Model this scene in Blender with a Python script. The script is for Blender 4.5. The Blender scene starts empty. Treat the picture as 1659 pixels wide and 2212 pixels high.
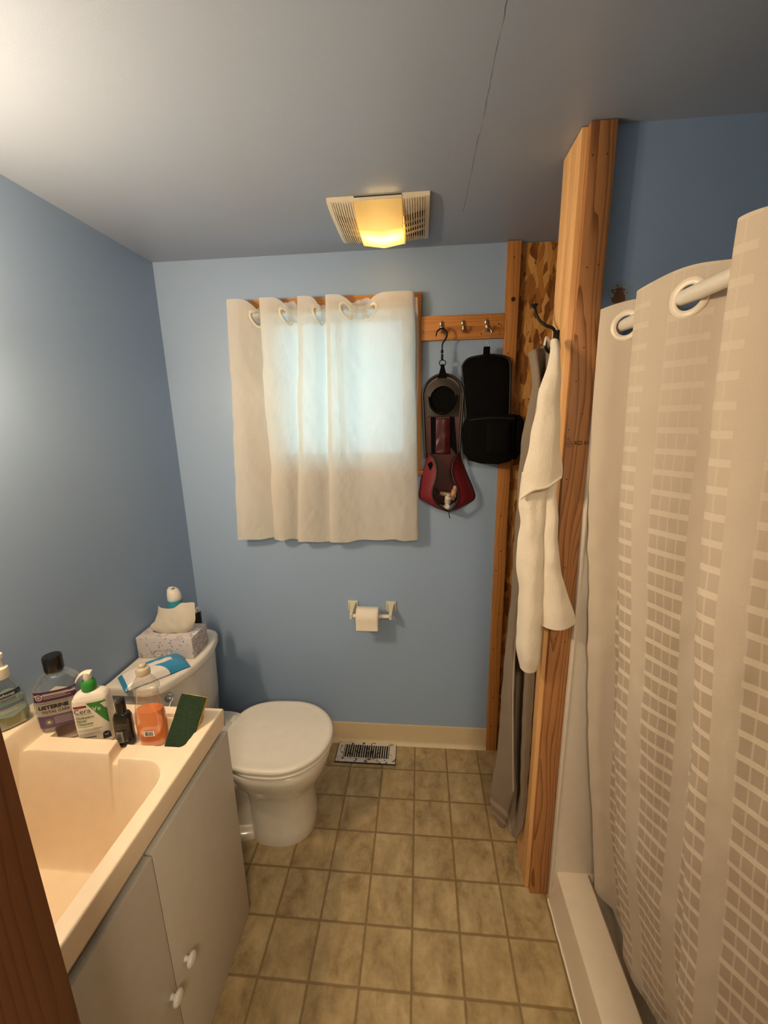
import bpy, bmesh, math, random
from mathutils import Vector, Matrix, noise
PI = math.pi
random.seed(7)
sc = bpy.context.scene
COL = sc.collection
# ---------------------------------------------------------------- camera
cam_d = bpy.data.cameras.new('camera'); cam = bpy.data.objects.new('camera', cam_d); COL.objects.link(cam)
sc.camera = cam
F, PITCH, YAW, ROLL = 874.17, 0.2259, 0.0906, -0.0199
CAM = Vector((0.0239, -1.1332, 1.6168))
def cam_rot():
    cp, sp, cy, sy, cr, sr = math.cos(PITCH), math.sin(PITCH), math.cos(YAW), math.sin(YAW), math.cos(ROLL), math.sin(ROLL)
    B = Matrix(((1, 0, 0), (0, 0, -1), (0, 1, 0)))
    Ry = Matrix(((cy, 0, sy), (0, 1, 0), (-sy, 0, cy))); Rx = Matrix(((1, 0, 0), (0, cp, -sp), (0, sp, cp)))
    Rz = Matrix(((cr, -sr, 0), (sr, cr, 0), (0, 0, 1)))
    return Rz @ Rx @ Ry @ B
M = cam_rot()
cam.matrix_world = Matrix(((M[0][0], -M[1][0], -M[2][0], CAM.x), (M[0][1], -M[1][1], -M[2][1], CAM.y), (M[0][2], -M[1][2], -M[2][2], CAM.z), (0, 0, 0, 1)))
cam_d.sensor_fit = 'HORIZONTAL'; cam_d.sensor_width = 36.0; cam_d.lens = 36.0 * F / 1659.0
cam_d.clip_start = 0.02
# ---------------------------------------------------------------- world, light, exposure
sc.view_settings.view_transform = 'Standard'; sc.view_settings.look = 'None'
sc.view_settings.gamma = 1.0; sc.view_settings.use_curve_mapping = False
sc.view_settings.exposure = 1.6
W = bpy.data.worlds.new('daylight'); sc.world = W; W.use_nodes = True
W.node_tree.nodes['Background'].inputs[0].default_value = (0.50, 0.84, 1.0, 1)
W.node_tree.nodes['Background'].inputs[1].default_value = 1.45
VAN_POS = (-1.0, -0.52, 1.86); VAN_W = 7.6; VAN_COL = (1.0, 0.71, 0.41)
FAN_W = .32; FAN_COL = (1.0, 0.68, 0.26)
HALL_W = 11.0
def light(name, kind, loc, w, col, **k):
    d = bpy.data.lights.new(name, kind); d.energy = w; d.color = col
    for a, v in k.items(): setattr(d, a, v)
    o = bpy.data.objects.new(name, d); o.location = loc; COL.objects.link(o); return o
hl = light('hall_fill_light', 'AREA', (0.25, -2.0, 2.2), HALL_W, (1.0, 0.80, 0.56), shape='DISK', size=0.5)  # fill light added in the unseen hall to brighten the room through the doorway
# ---------------------------------------------------------------- materials
def srgb(h):
    h = h.lstrip('#'); r = [int(h[i:i+2], 16) / 255 for i in (0, 2, 4)]
    return tuple(c / 12.92 if c <= 0.04045 else ((c + 0.055) / 1.055) ** 2.4 for c in r) + (1,)
class NT:
    def __init__(s, name):
        s.m = bpy.data.materials.new(name); s.m.use_nodes = True; s.t = s.m.node_tree
        s.b = s.t.nodes['Principled BSDF']; s.out = s.t.nodes['Material Output']
    def n(s, typ, ins=None, **p):
        x = s.t.nodes.new(typ)
        for k, v in p.items(): setattr(x, k, v)
        for k, v in (ins or {}).items():
            if isinstance(v, bpy.types.NodeSocket): s.t.links.new(v, x.inputs[k])
            else: x.inputs[k].default_value = v
        return x
    def l(s, a, b): s.t.links.new(a, b)
    def math(s, op, a, b=None, c=None):
        i = {0: a}
        if b is not None: i[1] = b
        if c is not None: i[2] = c
        return s.n('ShaderNodeMath', i, operation=op).outputs[0]
    def co(s, kind='Object'): return s.n('ShaderNodeTexCoord').outputs[kind]
    def noise(s, vec, scale=5, detail=4, rough=.5, dist=0):
        return s.n('ShaderNodeTexNoise', {'Vector': vec, 'Scale': scale, 'Detail': detail, 'Roughness': rough, 'Distortion': dist}).outputs[0]
    def mapv(s, vec, scale=(1, 1, 1), loc=(0, 0, 0), rot=(0, 0, 0)):
        return s.n('ShaderNodeMapping', {'Vector': vec, 'Scale': scale, 'Location': loc, 'Rotation': rot}).outputs[0]
    def ramp(s, fac, stops, interp='LINEAR'):
        r = s.n('ShaderNodeValToRGB', {'Fac': fac}); r.color_ramp.interpolation = interp
        e = r.color_ramp.elements
        while len(e) < len(stops): e.new(0.5)
        for x, (p, c) in zip(e, stops): x.position = p; x.color = c if len(c) == 4 else tuple(c) + (1,)
        return r.outputs[0]
    def mix(s, fac, a, b, mode='MIX'):
        x = s.n('ShaderNodeMix', data_type='RGBA', blend_type=mode)
        for k, v in ((0, fac), (6, a), (7, b)):
            if isinstance(v, bpy.types.NodeSocket): s.t.links.new(v, x.inputs[k])
            else: x.inputs[k].default_value = v
        return x.outputs[2]
    def bump(s, h, strength=.2, dist=.01):
        b = s.n('ShaderNodeBump', {'Height': h, 'Strength': strength, 'Distance': dist}); s.l(b.outputs[0], s.b.inputs['Normal']); return b
    def set(s, **k):
        for a, v in k.items():
            i = s.b.inputs[a.replace('_', ' ')]
            if isinstance(v, bpy.types.NodeSocket): s.l(v, i)
            else: i.default_value = v
        return s
def plain(name, col, rough=.5, metal=0.0, bump=0, bscale=200, **k):
    t = NT(name); c = srgb(col); t.set(Base_Color=c, Roughness=rough, Metallic=metal, **k)
    nz = t.noise(t.co(), bscale if bump else 30, 3)
    if not metal:
        t.set(Base_Color=t.mix(nz, tuple(x * .94 for x in c[:3]) + (1,), tuple(min(1, x * 1.05) for x in c[:3]) + (1,)))
    if bump: t.bump(nz, bump, .002)
    return t.m
def wood(name, a, b, axis='Z', scale=1.0, rough=.55, knots=True, freq=62, dark=.55, amp=7.5):
    t = NT(name); co = t.co(); s = t.n('ShaderNodeSeparateXYZ', {0: co})
    st = {'Z': (1, 1, .09), 'X': (.09, 1, 1), 'Y': (1, .09, 1)}[axis]; ac = {'Z': t.math('ADD', s.outputs[0], s.outputs[1]), 'X': s.outputs[2], 'Y': s.outputs[0]}[axis]
    lo = t.noise(t.mapv(co, scale=tuple(x*1.0 for x in st), loc=(3, 1, 2)), 11 * scale, 2, .45)
    hi = t.noise(t.mapv(co, scale=tuple(x*2.5 for x in st)), 30, 3, .6)
    ph = t.math('ADD', t.math('ADD', t.math('MULTIPLY', ac, float(freq)), t.math('MULTIPLY', lo, amp)), t.math('MULTIPLY', hi, .35))
    g = t.math('FRACT', ph); g = t.math('MULTIPLY', t.math('POWER', g, 3.5), dark)
    fine = t.noise(t.mapv(co, scale=(1, 1, .03) if axis == 'Z' else ((.03, 1, 1) if axis == 'X' else (1, .03, 1))), 420, 3, .6)
    big = t.noise(t.mapv(co, scale=st), 6, 3)
    f = t.math('ADD', g, t.math('MULTIPLY', fine, .30))
    c = t.ramp(f, [(.05, srgb(a)), (.8, srgb(b))])
    c = t.mix(t.math('MULTIPLY', big, .45), c, t.ramp(fine, [(0, srgb(a)), (1, srgb(b))]))
    if knots:
        vo = t.n('ShaderNodeTexVoronoi', {'Vector': t.mapv(co, scale={'Z': (1, 1, .35), 'X': (.35, 1, 1), 'Y': (1, .35, 1)}[axis]), 'Scale': 7.0, 'Randomness': 1.0}).outputs[0]
        c = t.mix(t.ramp(vo, [(.015, (1, 1, 1)), (.06, (.0, 0, 0))]), c, srgb('#4a2411'))
    t.set(Base_Color=c, Roughness=rough); t.bump(f, .12, .002); return t.m
def cloth_mat(name, col, trans=.35, rough=.9, uvpat=None, bump=.25, bscale=350, tcol=None, see=0):
    t = NT(name); co = t.co(); nz = t.noise(co, bscale, 3)
    c = t.mix(nz, tuple(x * .9 for x in srgb(col)[:3]) + (1,), srgb(col))
    if uvpat: c = uvpat(t, c)
    d = t.n('ShaderNodeBsdfDiffuse', {'Color': c}); tr = t.n('ShaderNodeBsdfTranslucent', {'Color': tcol and srgb(tcol) or c})
    bn = t.n('ShaderNodeBump', {'Height': t.math('ADD', t.math('MULTIPLY', nz, .5), t.math('MULTIPLY', t.noise(t.mapv(co, scale=(1, 1, .5)), 22, 3), 3.0)), 'Strength': bump, 'Distance': .002})
    t.l(bn.outputs[0], d.inputs['Normal']); t.l(bn.outputs[0], tr.inputs['Normal'])
    mx = t.n('ShaderNodeMixShader', {0: trans, 1: d.outputs[0], 2: tr.outputs[0]})
    if see:
        mx = t.n('ShaderNodeMixShader', {0: see, 1: mx.outputs[0], 2: t.n('ShaderNodeBsdfTransparent', {'Color': (1, 1, 1, 1)}).outputs[0]})
    t.l(mx.outputs[0], t.out.inputs[0]); return t.m
def clear(name, col, tint=.85, gloss=.12, diff=0.0, dcol='#ffffff'):
    t = NT(name)
    lw = t.n('ShaderNodeLayerWeight', {'Blend': .35}).outputs[1]
    tp = t.n('ShaderNodeBsdfTransparent', {'Color': srgb(col)}); gl = t.n('ShaderNodeBsdfGlossy', {'Color': (1, 1, 1, 1), 'Roughness': .08})
    df = t.n('ShaderNodeBsdfDiffuse', {'Color': srgb(dcol)})
    m1 = t.n('ShaderNodeMixShader', {0: diff, 1: tp.outputs[0], 2: df.outputs[0]})
    m2 = t.n('ShaderNodeMixShader', {0: t.math('ADD', t.math('MULTIPLY', lw, .45), gloss * .3), 1: m1.outputs[0], 2: gl.outputs[0]})
    t.l(m2.outputs[0], t.out.inputs[0]); return t.m
def paint(name, col, rough=.42, extra=None):
    t = NT(name); co = t.co(); nz = t.noise(co, 260, 4, .6); big = t.noise(co, 1.6, 2)
    c = t.mix(big, tuple(x * .965 for x in srgb(col)[:3]) + (1,), srgb(col))
    h = nz
    if extra: c, h = extra(t, co, c, h)
    t.set(Base_Color=c, Roughness=rough, Specular_IOR_Level=.45); t.bump(h, .12, .0015); return t.m
def crack(t, co, c, h):
    s = t.n('ShaderNodeSeparateXYZ', {0: co}); nz = t.noise(t.mapv(co, scale=(0, 1, 0)), 6, 6, .7)
    d = t.math('ABSOLUTE', t.math('SUBTRACT', s.outputs[0], t.math('ADD', .153, t.math('MULTIPLY', nz, .017))))
    w = t.noise(t.mapv(co, scale=(0, 1, 0), loc=(3, 3, 3)), 14, 3)
    m = t.math('LESS_THAN', d, t.math('MULTIPLY', t.math('SUBTRACT', w, .28), .0038))
    lim = t.math('LESS_THAN', s.outputs[1], .36); m = t.math('MULTIPLY', m, lim)
    return t.mix(t.math('MULTIPLY', m, .6), c, srgb('#2c3034')), t.math('SUBTRACT', h, m)
def peel(t, co, c, h):
    s = t.n('ShaderNodeVectorMath', {0: t.mapv(co, scale=(1.0, 0, .85)), 1: (0.512, 0, 1.902 * .85)}, operation='DISTANCE').outputs[1]
    nz = t.noise(co, 60, 5, .7)
    f = t.math('ADD', t.math('MULTIPLY', s, 16), nz)
    m = t.math('LESS_THAN', f, .76); m2 = t.math('LESS_THAN', f, .92)
    c = t.mix(t.math('MULTIPLY', m2, .7), c, srgb('#8a9aa0')); return t.mix(m, c, srgb('#6e4d36')), h
BLUE = '#96ADCB'
m_wall = paint('blue_paint', BLUE)
m_wallp = paint('blue_paint_peeling', '#8ba7cd', extra=peel)
m_ceil = paint('ceiling_paint', '#94A0B4', .38, extra=crack)
m_hall = paint('hall_paint', '#b9ad9c', .6)
m_base = plain('cove_base_vinyl', '#c9b692', .45)
m_wood = wood('pine_trim', '#c98a48', '#8f5220')
m_woodx = wood('pine_rail', '#cc8b48', '#97591f', axis='X')
m_post = wood('fir_post', '#b98250', '#6e3f1c', knots=False, freq=60, dark=.75, amp=15.)
m_stud = wood('fir_stud', '#e8b87e', '#c08a4e', freq=30, dark=.35)
m_jamb = wood('dark_stained_jamb', '#6b3f20', '#44220e', knots=False, rough=.5)
m_white = plain('white_plastic', '#ded9cf', .35)
m_porc = plain('porcelain', '#d8d3c9', .12, Coat_Weight=.4)
m_cream = plain('cream_gelcoat', '#efdcc0', .28)
m_cab = plain('white_laminate', '#c5bfb3', .45)
m_cabedge = plain('laminate_edge', '#d8d2c8', .5)
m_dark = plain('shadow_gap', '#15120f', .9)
m_chrome = plain('chrome', '#e6e6e6', .12, 1.0)
m_nickel = plain('satin_nickel', '#c9c4bb', .25, 1.0)
m_blk = plain('black_iron', '#0b0a0a', .5, Specular_IOR_Level=.2)
m_blkcloth = plain('black_nylon', '#060506', .85, bump=.4, bscale=500, Specular_IOR_Level=.12)
m_blkpl = plain('black_plastic', '#14110f', .25)
m_surr = plain('shower_surround', '#d9d0c2', .22)
m_pan = plain('shower_pan', '#e0d2bd', .25)
m_caulk = plain('caulk', '#e8e2d6', .6)
def floor_mat():
    t = NT('vinyl_tile_floor'); co = t.co(); S = .1524
    s = t.n('ShaderNodeSeparateXYZ', {0: co})
    def edge(o):
        f = t.math('FRACT', t.math('ADD', t.math('DIVIDE', o, S), 100.5)); return t.math('ABSOLUTE', t.math('SUBTRACT', f, .5))
    wob = t.math('MULTIPLY', t.math('SUBTRACT', t.noise(co, 60, 3), .5), .02)
    e = t.math('ADD', t.math('MINIMUM', edge(s.outputs[0]), edge(s.outputs[1])), wob)
    g = t.n('ShaderNodeMapRange', {'Value': e, 'From Min': .014, 'From Max': .036, 'To Min': 1, 'To Max': 0}, interpolation_type='SMOOTHSTEP').outputs[0]
    cell = t.n('ShaderNodeCombineXYZ', {0: t.math('FLOOR', t.math('ADD', t.math('DIVIDE', s.outputs[0], S), .0)), 1: t.math('FLOOR', t.math('DIVIDE', s.outputs[1], S))}).outputs[0]
    rnd = t.n('ShaderNodeTexWhiteNoise', {'Vector': cell}, noise_dimensions='3D')
    shifted = t.n('ShaderNodeVectorMath', {0: co, 1: t.n('ShaderNodeVectorMath', {0: rnd.outputs[1], 1: (7, 7, 7)}, operation='MULTIPLY').outputs[0]}, operation='ADD').outputs[0]
    n1 = t.noise(t.mapv(shifted, scale=(1.6, 1, 1)), 9, 6, .62, .4); n2 = t.noise(shifted, 42, 5, .7)
    f = t.math('ADD', t.math('MULTIPLY', n1, .72), t.math('MULTIPLY', n2, .28))
    c = t.ramp(f, [(.34, srgb('#7c6a4a')), (.47, srgb('#a18c66')), (.62, srgb('#b8a47c'))])
    c = t.mix(t.math('MULTIPLY', rnd.outputs[0], .22), c, srgb('#92794e'))
    c = t.mix(t.math('MULTIPLY', g, .8), c, srgb('#776240'))
    t.set(Base_Color=c, Roughness=t.math('ADD', .36, t.math('MULTIPLY', n2, .2)), Specular_IOR_Level=.35)
    t.bump(t.math('SUBTRACT', t.math('MULTIPLY', n2, .3), g), .25, .002); return t.m
m_floor = floor_mat()
def osb_mat():
    t = NT('osb_flakes'); co = t.co(); cs = None
    w = t.n('ShaderNodeVectorMath', {0: co, 1: t.n('ShaderNodeVectorMath', {0: t.n('ShaderNodeTexNoise', {'Vector': co, 'Scale': 9.0, 'Detail': 3.0}).outputs[1], 1: (.03, .03, .03)}, operation='MULTIPLY').outputs[0]}, operation='ADD').outputs[0]
    def lay(rot, sx, loc):
        v = t.mapv(w, scale=(sx, 1, 6), rot=(0, rot, 0), loc=loc)
        return t.n('ShaderNodeTexVoronoi', {'Vector': v, 'Scale': 2.4, 'Randomness': 1.0})
    a = lay(.7, 20, (0, 0, 0)); b = lay(-.5, 17, (4, 1, 2)); d = lay(1.5, 24, (1, 5, 7))
    sel = t.n('ShaderNodeSeparateColor', {0: a.outputs[1]}); sel2 = t.n('ShaderNodeSeparateColor', {0: d.outputs[1]})
    c = t.mix(t.math('GREATER_THAN', sel.outputs[0], .5), a.outputs[1], b.outputs[1])
    c = t.mix(t.math('GREATER_THAN', sel2.outputs[1], .6), c, d.outputs[1])
    v = t.n('ShaderNodeSeparateColor', {0: c}).outputs[2]
    fine = t.noise(t.mapv(w, scale=(3, 1, 1), rot=(0, .8, 0)), 60, 4, .6)
    f = t.math('ADD', t.math('MULTIPLY', v, .7), t.math('MULTIPLY', fine, .3))
    col = t.ramp(f, [(.08, srgb('#5a2f10')), (.3, srgb('#94591f')), (.6, srgb('#bd7f36')), (.9, srgb('#dba861'))])
    t.set(Base_Color=col, Roughness=.6); t.bump(f, .35, .003); return t.m
m_osb = osb_mat()
# ---------------------------------------------------------------- geometry helpers
def obj(name, bm, m, parent=None, smooth=True, angle=35):
    me = bpy.data.meshes.new(name)
    if isinstance(bm, tuple):
        me.from_pydata([tuple(v) for v in bm[0]], [], bm[1])
        if len(bm) > 2 and bm[2]:
            uv = me.uv_layers.new(name='UVMap')
            for lp in me.loops: uv.data[lp.index].uv = bm[2][lp.vertex_index]
    else: bm.normal_update(); bm.to_mesh(me); bm.free()
    me.update()
    for x in (m if isinstance(m, list) else [m]): me.materials.append(x)
    if smooth:
        for p in me.polygons: p.use_smooth = True
        try: me.set_sharp_from_angle(angle=math.radians(angle))
        except Exception: pass
    o = bpy.data.objects.new(name, me); COL.objects.link(o)
    if parent: o.parent = parent
    return o
def thing(name, label, cat, loc=(0, 0, 0), rz=0, group=None, rot=None):
    o = bpy.data.objects.new(name, None); COL.objects.link(o); o.empty_display_size = .05
    o.location = loc; o.rotation_euler = rot or (0, 0, rz); o['label'] = label; o['category'] = cat
    if group: o['group'] = group
    return o
def tag(o, label, cat, group=None):
    o['label'] = label; o['category'] = cat
    if group: o['group'] = group
    return o
def struct(o, label=None, cat=None):
    o['kind'] = 'structure'
    if label: o['label'] = label
    if cat: o['category'] = cat
    return o
def box(bm, lo, hi, bev=0, seg=2):
    r = bmesh.ops.create_cube(bm, size=1)['verts']
    for v in r: v.co = Vector([lo[i] + (v.co[i] + .5) * (hi[i] - lo[i]) for i in range(3)])
    if bev:
        es = list({e for v in r for e in v.link_edges})
        bmesh.ops.bevel(bm, geom=es, offset=bev, segments=seg, affect='EDGES', profile=.5)
def B(name, lo, hi, m, parent=None, bev=0, seg=2, smooth=True):
    bm = bmesh.new(); box(bm, lo, hi, bev, seg); return obj(name, bm, m, parent, smooth)
def rings(bm, rs, closed=True, cap=True):
    V = [[bm.verts.new(p) for p in r] for r in rs]; n = len(rs[0])
    for a, b in zip(V, V[1:]):
        for i in range(n if closed else n - 1):
            j = (i + 1) % n
            bm.faces.new((a[i], a[j], b[j], b[i]))
    if cap and closed:
        bm.faces.new(V[0][::-1]); bm.faces.new(V[-1])
    return V
def fixn(bm): bmesh.ops.recalc_face_normals(bm, faces=bm.faces)
def crom(pts, n):
    out = []; P = [Vector(p) for p in pts]; L = len(P)
    for k in range(n):
        t = k / (n - 1) * (L - 1); i = min(int(t), L - 2); f = t - i
        a, b, c, d = P[max(i-1, 0)], P[i], P[i+1], P[min(i+2, L-1)]
        out.append(.5 * ((2*b) + (c-a)*f + (2*a-5*b+4*c-d)*f*f + (3*b-a-3*c+d)*f**3))
    return out
def tube(bm, pts, r, n=10, smooth=0, cap=True, flat=1.0):
    if smooth: pts = crom(pts, smooth)
    pts = [Vector(p) for p in pts]; rr = r if callable(r) else (lambda t: r)
    up = Vector((0, 0, 1)); rs = []; prev = None
    for i, p in enumerate(pts):
        t = (pts[min(i+1, len(pts)-1)] - pts[max(i-1, 0)]).normalized()
        if prev is None:
            a = t.cross(up) if abs(t.z) < .95 else t.cross(Vector((1, 0, 0)))
        else: a = prev - t * prev.dot(t)
        a.normalize(); b = t.cross(a); prev = a; q = rr(i / (len(pts) - 1))
        rs.append([p + q * (math.cos(2*PI*k/n) * a + flat * math.sin(2*PI*k/n) * b) for k in range(n)])
    rings(bm, rs, cap=cap)
def T(name, pts, r, m, parent=None, n=10, smooth=0, flat=1.0):
    bm = bmesh.new(); tube(bm, pts, r, n, smooth, flat=flat); fixn(bm); return obj(name, bm, m, parent)
def lathe(bm, prof, n=32, c=(0, 0, 0), axis='Z'):
    rs = []
    for r, z in prof:
        ring = []
        for k in range(n):
            a = 2*PI*k/n; p = (r*math.cos(a), r*math.sin(a), z)
            if axis == 'X': p = (p[2], p[0], p[1])
            if axis == 'Y': p = (p[0], p[2], p[1])
            ring.append(Vector(p) + Vector(c))
        rs.append(ring)
    rings(bm, rs)
def LT(name, prof, m, parent=None, n=32, c=(0, 0, 0), axis='Z'):
    bm = bmesh.new(); lathe(bm, prof, n, c, axis); fixn(bm); return obj(name, bm, m, parent)
def prism(bm, pts, y0, y1):      # outline in XZ, depth in Y
    a = [bm.verts.new((p[0], y0, p[1])) for p in pts]; b = [bm.verts.new((p[0], y1, p[1])) for p in pts]
    n = len(pts); bm.faces.new(a); bm.faces.new(b[::-1])
    for i in range(n): bm.faces.new((a[i], b[i], b[(i+1) % n], a[(i+1) % n]))
def PR(name, pts, y0, y1, m, parent=None, bev=0, smooth=True):
    bm = bmesh.new(); prism(bm, pts, y0, y1); fixn(bm)
    if bev: bmesh.ops.bevel(bm, geom=[e for e in bm.edges if len(e.link_faces) == 2 and e.calc_face_angle(0) > .6], offset=bev, segments=2, affect='EDGES')
    return obj(name, bm, m, parent, smooth)
def rrect(x0, x1, z0, z1, r, n=6):
    out = []
    for cx, cz, a0 in ((x1-r, z1-r, 0), (x0+r, z1-r, 90), (x0+r, z0+r, 180), (x1-r, z0+r, 270)):
        for k in range(n+1):
            a = math.radians(a0 + 90*k/n); out.append((cx + r*math.cos(a), cz + r*math.sin(a)))
    return out
def sup(cx, cy, a, b, n=2.5, k=48, z=0):
    out = []
    for i in range(k):
        t = 2*PI*i/k; c, s = math.cos(t), math.sin(t)
        out.append(Vector((cx + a*math.copysign(abs(c)**(2/n), c), cy + b*math.copysign(abs(s)**(2/n), s), z)))
    return out
_font = None
def text_mesh(txt, size, bold=0.0, align='LEFT', shear=0, xs=1.0):
    cu = bpy.data.curves.new('lettering_curve', 'FONT'); cu.body = txt; cu.size = size; cu.align_x = align
    cu.offset = bold; cu.resolution_u = 3; cu.shear = shear
    o = bpy.data.objects.new('lettering_tmp', cu); COL.objects.link(o)
    bpy.context.view_layer.update()
    dg = bpy.context.evaluated_depsgraph_get(); me = bpy.data.meshes.new_from_object(o.evaluated_get(dg))
    V = [(v.co.x * xs, v.co.y) for v in me.vertices]; Fc = [tuple(p.vertices) for p in me.polygons]
    bpy.data.objects.remove(o); bpy.data.curves.remove(cu); bpy.data.meshes.remove(me)
    return V, Fc
class Print:                        # flat ink shapes mapped onto a surface function f(x, z, off)
    def __init__(s, f): s.f = f; s.V = []; s.Fc = []; s.mi = []; s.mats = []
    def _m(s, m):
        if m not in s.mats: s.mats.append(m)
        return s.mats.index(m)
    def text(s, txt, x, z, size, m, off=.0006, **k):
        V, Fc = text_mesh(txt, size, **k); b = len(s.V)
        s.V += [s.f(x + v[0], z + v[1], off) for v in V]
        for q in Fc: s.Fc.append(tuple(i + b for i in q)); s.mi.append(s._m(m))
    def poly(s, pts, m, off=.0004):
        b = len(s.V); s.V += [s.f(p[0], p[1], off) for p in pts]; s.Fc.append(tuple(range(b, b+len(pts)))); s.mi.append(s._m(m))
    def grid(s, x0, x1, z0, z1, m, off=.0004, nx=10, cut=None):
        b = len(s.V)
        for j in range(2):
            for i in range(nx+1):
                x = x0 + (x1-x0)*i/nx
                lo, hi = (z0, z1) if cut is None else cut(x)
                s.V.append(s.f(x, (lo, hi)[j], off))
        for i in range(nx): s.Fc.append((b+i, b+i+1, b+nx+2+i, b+nx+1+i)); s.mi.append(s._m(m))
    def lines(s, x0, x1, z, n, dz, h, m, off=.0006):
        for k in range(n): s.grid(x0, x1 - random.random()*(x1-x0)*.3, z-k*dz, z-k*dz+h, m, off, 4)
    def disc(s, x, z, r, m, off=.0006, k=20):
        s.poly([(x + r*math.cos(2*PI*i/k), z + r*math.sin(2*PI*i/k)) for i in range(k)], m, off)
    def bars(s, x0, x1, z0, z1, n, m, off=.0008):
        random.seed(n); w = (x1-x0)/n
        for i in range(n):
            x = x0 + i*w; s.grid(x, x + w*random.choice((.3, .5, .7)), z0, z1, m, off, 1)
    def build(s, name, parent):
        o = obj(name, (s.V, s.Fc), s.mats, parent, smooth=False)
        for p, i in zip(o.data.polygons, s.mi): p.material_index = i
        return o
def ink(name, c): return plain(name, c, .5)
k_blk, k_wht = ink('ink_black', '#15121a'), ink('ink_white', '#efece6')
def surf(S, u0, u1, nu, v0, v1, nv, holes=()):   # sheet S(u,v) with round eyelet holes (u, v, radius)
    U = [u0 + (u1-u0)*i/nu for i in range(nu+1)]; Vv = [v0 + (v1-v0)*j/nv for j in range(nv+1)]
    pts = [[U[i], Vv[j]] for j in range(nv+1) for i in range(nu+1)]; faces = []
    idx = lambda i, j: j*(nu+1)+i
    used = {}
    for j in range(nv):
        for i in range(nu):
            cu, cv = (U[i]+U[i+1])/2, (Vv[j]+Vv[j+1])/2
            if any((cu-h[0])**2 + (cv-h[1])**2 < h[2]**2 for h in holes): continue
            faces.append((idx(i, j), idx(i+1, j), idx(i+1, j+1), idx(i, j+1)))
    for h in holes:
        for p in pts:
            d = math.hypot(p[0]-h[0], p[1]-h[1])
            if d < h[2]*1.0 and d > 1e-6:
                p[0] = h[0] + (p[0]-h[0])*h[2]/d; p[1] = h[1] + (p[1]-h[1])*h[2]/d
    return [S(*p) for p in pts], faces, [tuple(p) for p in pts]
def snorm(S, u, v, e=.002):
    a = Vector(S(u+e, v)) - Vector(S(u-e, v)); b = Vector(S(u, v+e)) - Vector(S(u, v-e)); return a.cross(b).normalized()
def eyelet(name, S, u, v, r, R, m, parent, th=.002, sgn=1):
    rs = []
    prof = [(r, -th), (r, th), ((r*.8+R*.2), th*1.9), ((r+R)/2, th*2.1), ((r*.2+R*.8), th*1.8), (R, th), (R, -th), ((r+R)/2, -th*1.8)]
    bm = bmesh.new()
    for k in range(40):
        a = 2*PI*k/40
        rs.append([Vector(S(u + q*math.cos(a), v + q*math.sin(a))) + snorm(S, u + q*math.cos(a), v + q*math.sin(a))*o*sgn for q, o in prof])
    rs.append(rs[0]); rings(bm, rs, cap=False); bmesh.ops.remove_doubles(bm, verts=bm.verts, dist=1e-6); fixn(bm)
    return obj(name, bm, m, parent)
def loft_sheet(levels, nu, nv, jitter=0.0, js=9):     # levels: list of polylines (same point count), top to bottom
    L = [crom(l, nu+1) for l in levels]
    colsv = [crom([L[j][i] for j in range(len(L))], nv+1) for i in range(nu+1)]
    V = []
    for j in range(nv+1):
        for i in range(nu+1):
            p = colsv[i][j]
            if jitter: p = p + noise.noise_vector(p*js)*jitter
            V.append(p)
    Fc = [(j*(nu+1)+i, j*(nu+1)+i+1, (j+1)*(nu+1)+i+1, (j+1)*(nu+1)+i) for j in range(nv) for i in range(nu)]
    uv = [(i/nu, 1-j/nv) for j in range(nv+1) for i in range(nu+1)]
    return V, Fc, uv
def solid(o, th, off=0):
    m = o.modifiers.new('thickness', 'SOLIDIFY'); m.thickness = th; m.offset = off; return o
# ---------------------------------------------------------------- room
XL, XR, YB, YF, H = -1.065, 1.26, .619, -.80, 2.258
WX0, WX1, WZ0, WZ1 = -.615, -.02, 1.44, 2.045       # window opening
bm = bmesh.new()
for lo, hi in (((XL-.1, YB, 0), (WX0, YB+.1, H)), ((WX1, YB, 0), (.404, YB+.1, H)), ((WX0, YB, 0), (WX1, YB+.1, WZ0)), ((WX0, YB, WZ1), (WX1, YB+.1, H))): box(bm, lo, hi)
struct(obj('wall_back', bm, m_wall, smooth=False))
struct(B('wall_left', (XL-.1, YF-.1, 0), (XL, YB, H), m_wall, smooth=False))
struct(B('wall_shower_back', (.463, 0, 0), (XR, .12, H), m_wallp, smooth=False))
struct(B('wall_right', (XR, YF, 0), (XR+.1, .12, H), m_wall, smooth=False))
struct(B('wall_niche_right', (.93, .12, 0), (1.0, YB, H), m_osb, smooth=False))
struct(B('wall_niche_back', (.404, YB+.004, 0), (1.0, YB+.06, H-.004), m_osb, smooth=False))
bm = bmesh.new()
for lo, hi in (((XL-.1, YF-.1, 0), (-.447, YF, H)), ((.45, YF-.1, 0), (XR+.1, YF, H)), ((-.447, YF-.1, 2.05), (.45, YF, H))): box(bm, lo, hi)
struct(obj('wall_front', bm, m_wall, smooth=False))
struct(B('floor', (-1.5, -3.0, -.05), (1.6, .8, 0), m_floor, smooth=False))
struct(B('ceiling', (-1.5, -3.0, H), (1.6, .8, H+.05), m_ceil, smooth=False))
bm = bmesh.new()
for lo, hi in (((-1.3, -2.6, 0), (-1.2, YF-.1, H)), ((1.36, -2.6, 0), (1.46, YF-.1, H)), ((-1.3, -2.7, 0), (1.46, -2.6, H)), ((-1.25, YF-.12, 0), (-1.165, YF-.02, H))): box(bm, lo, hi)
struct(obj('wall_hall', bm, m_hall, smooth=False))
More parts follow.
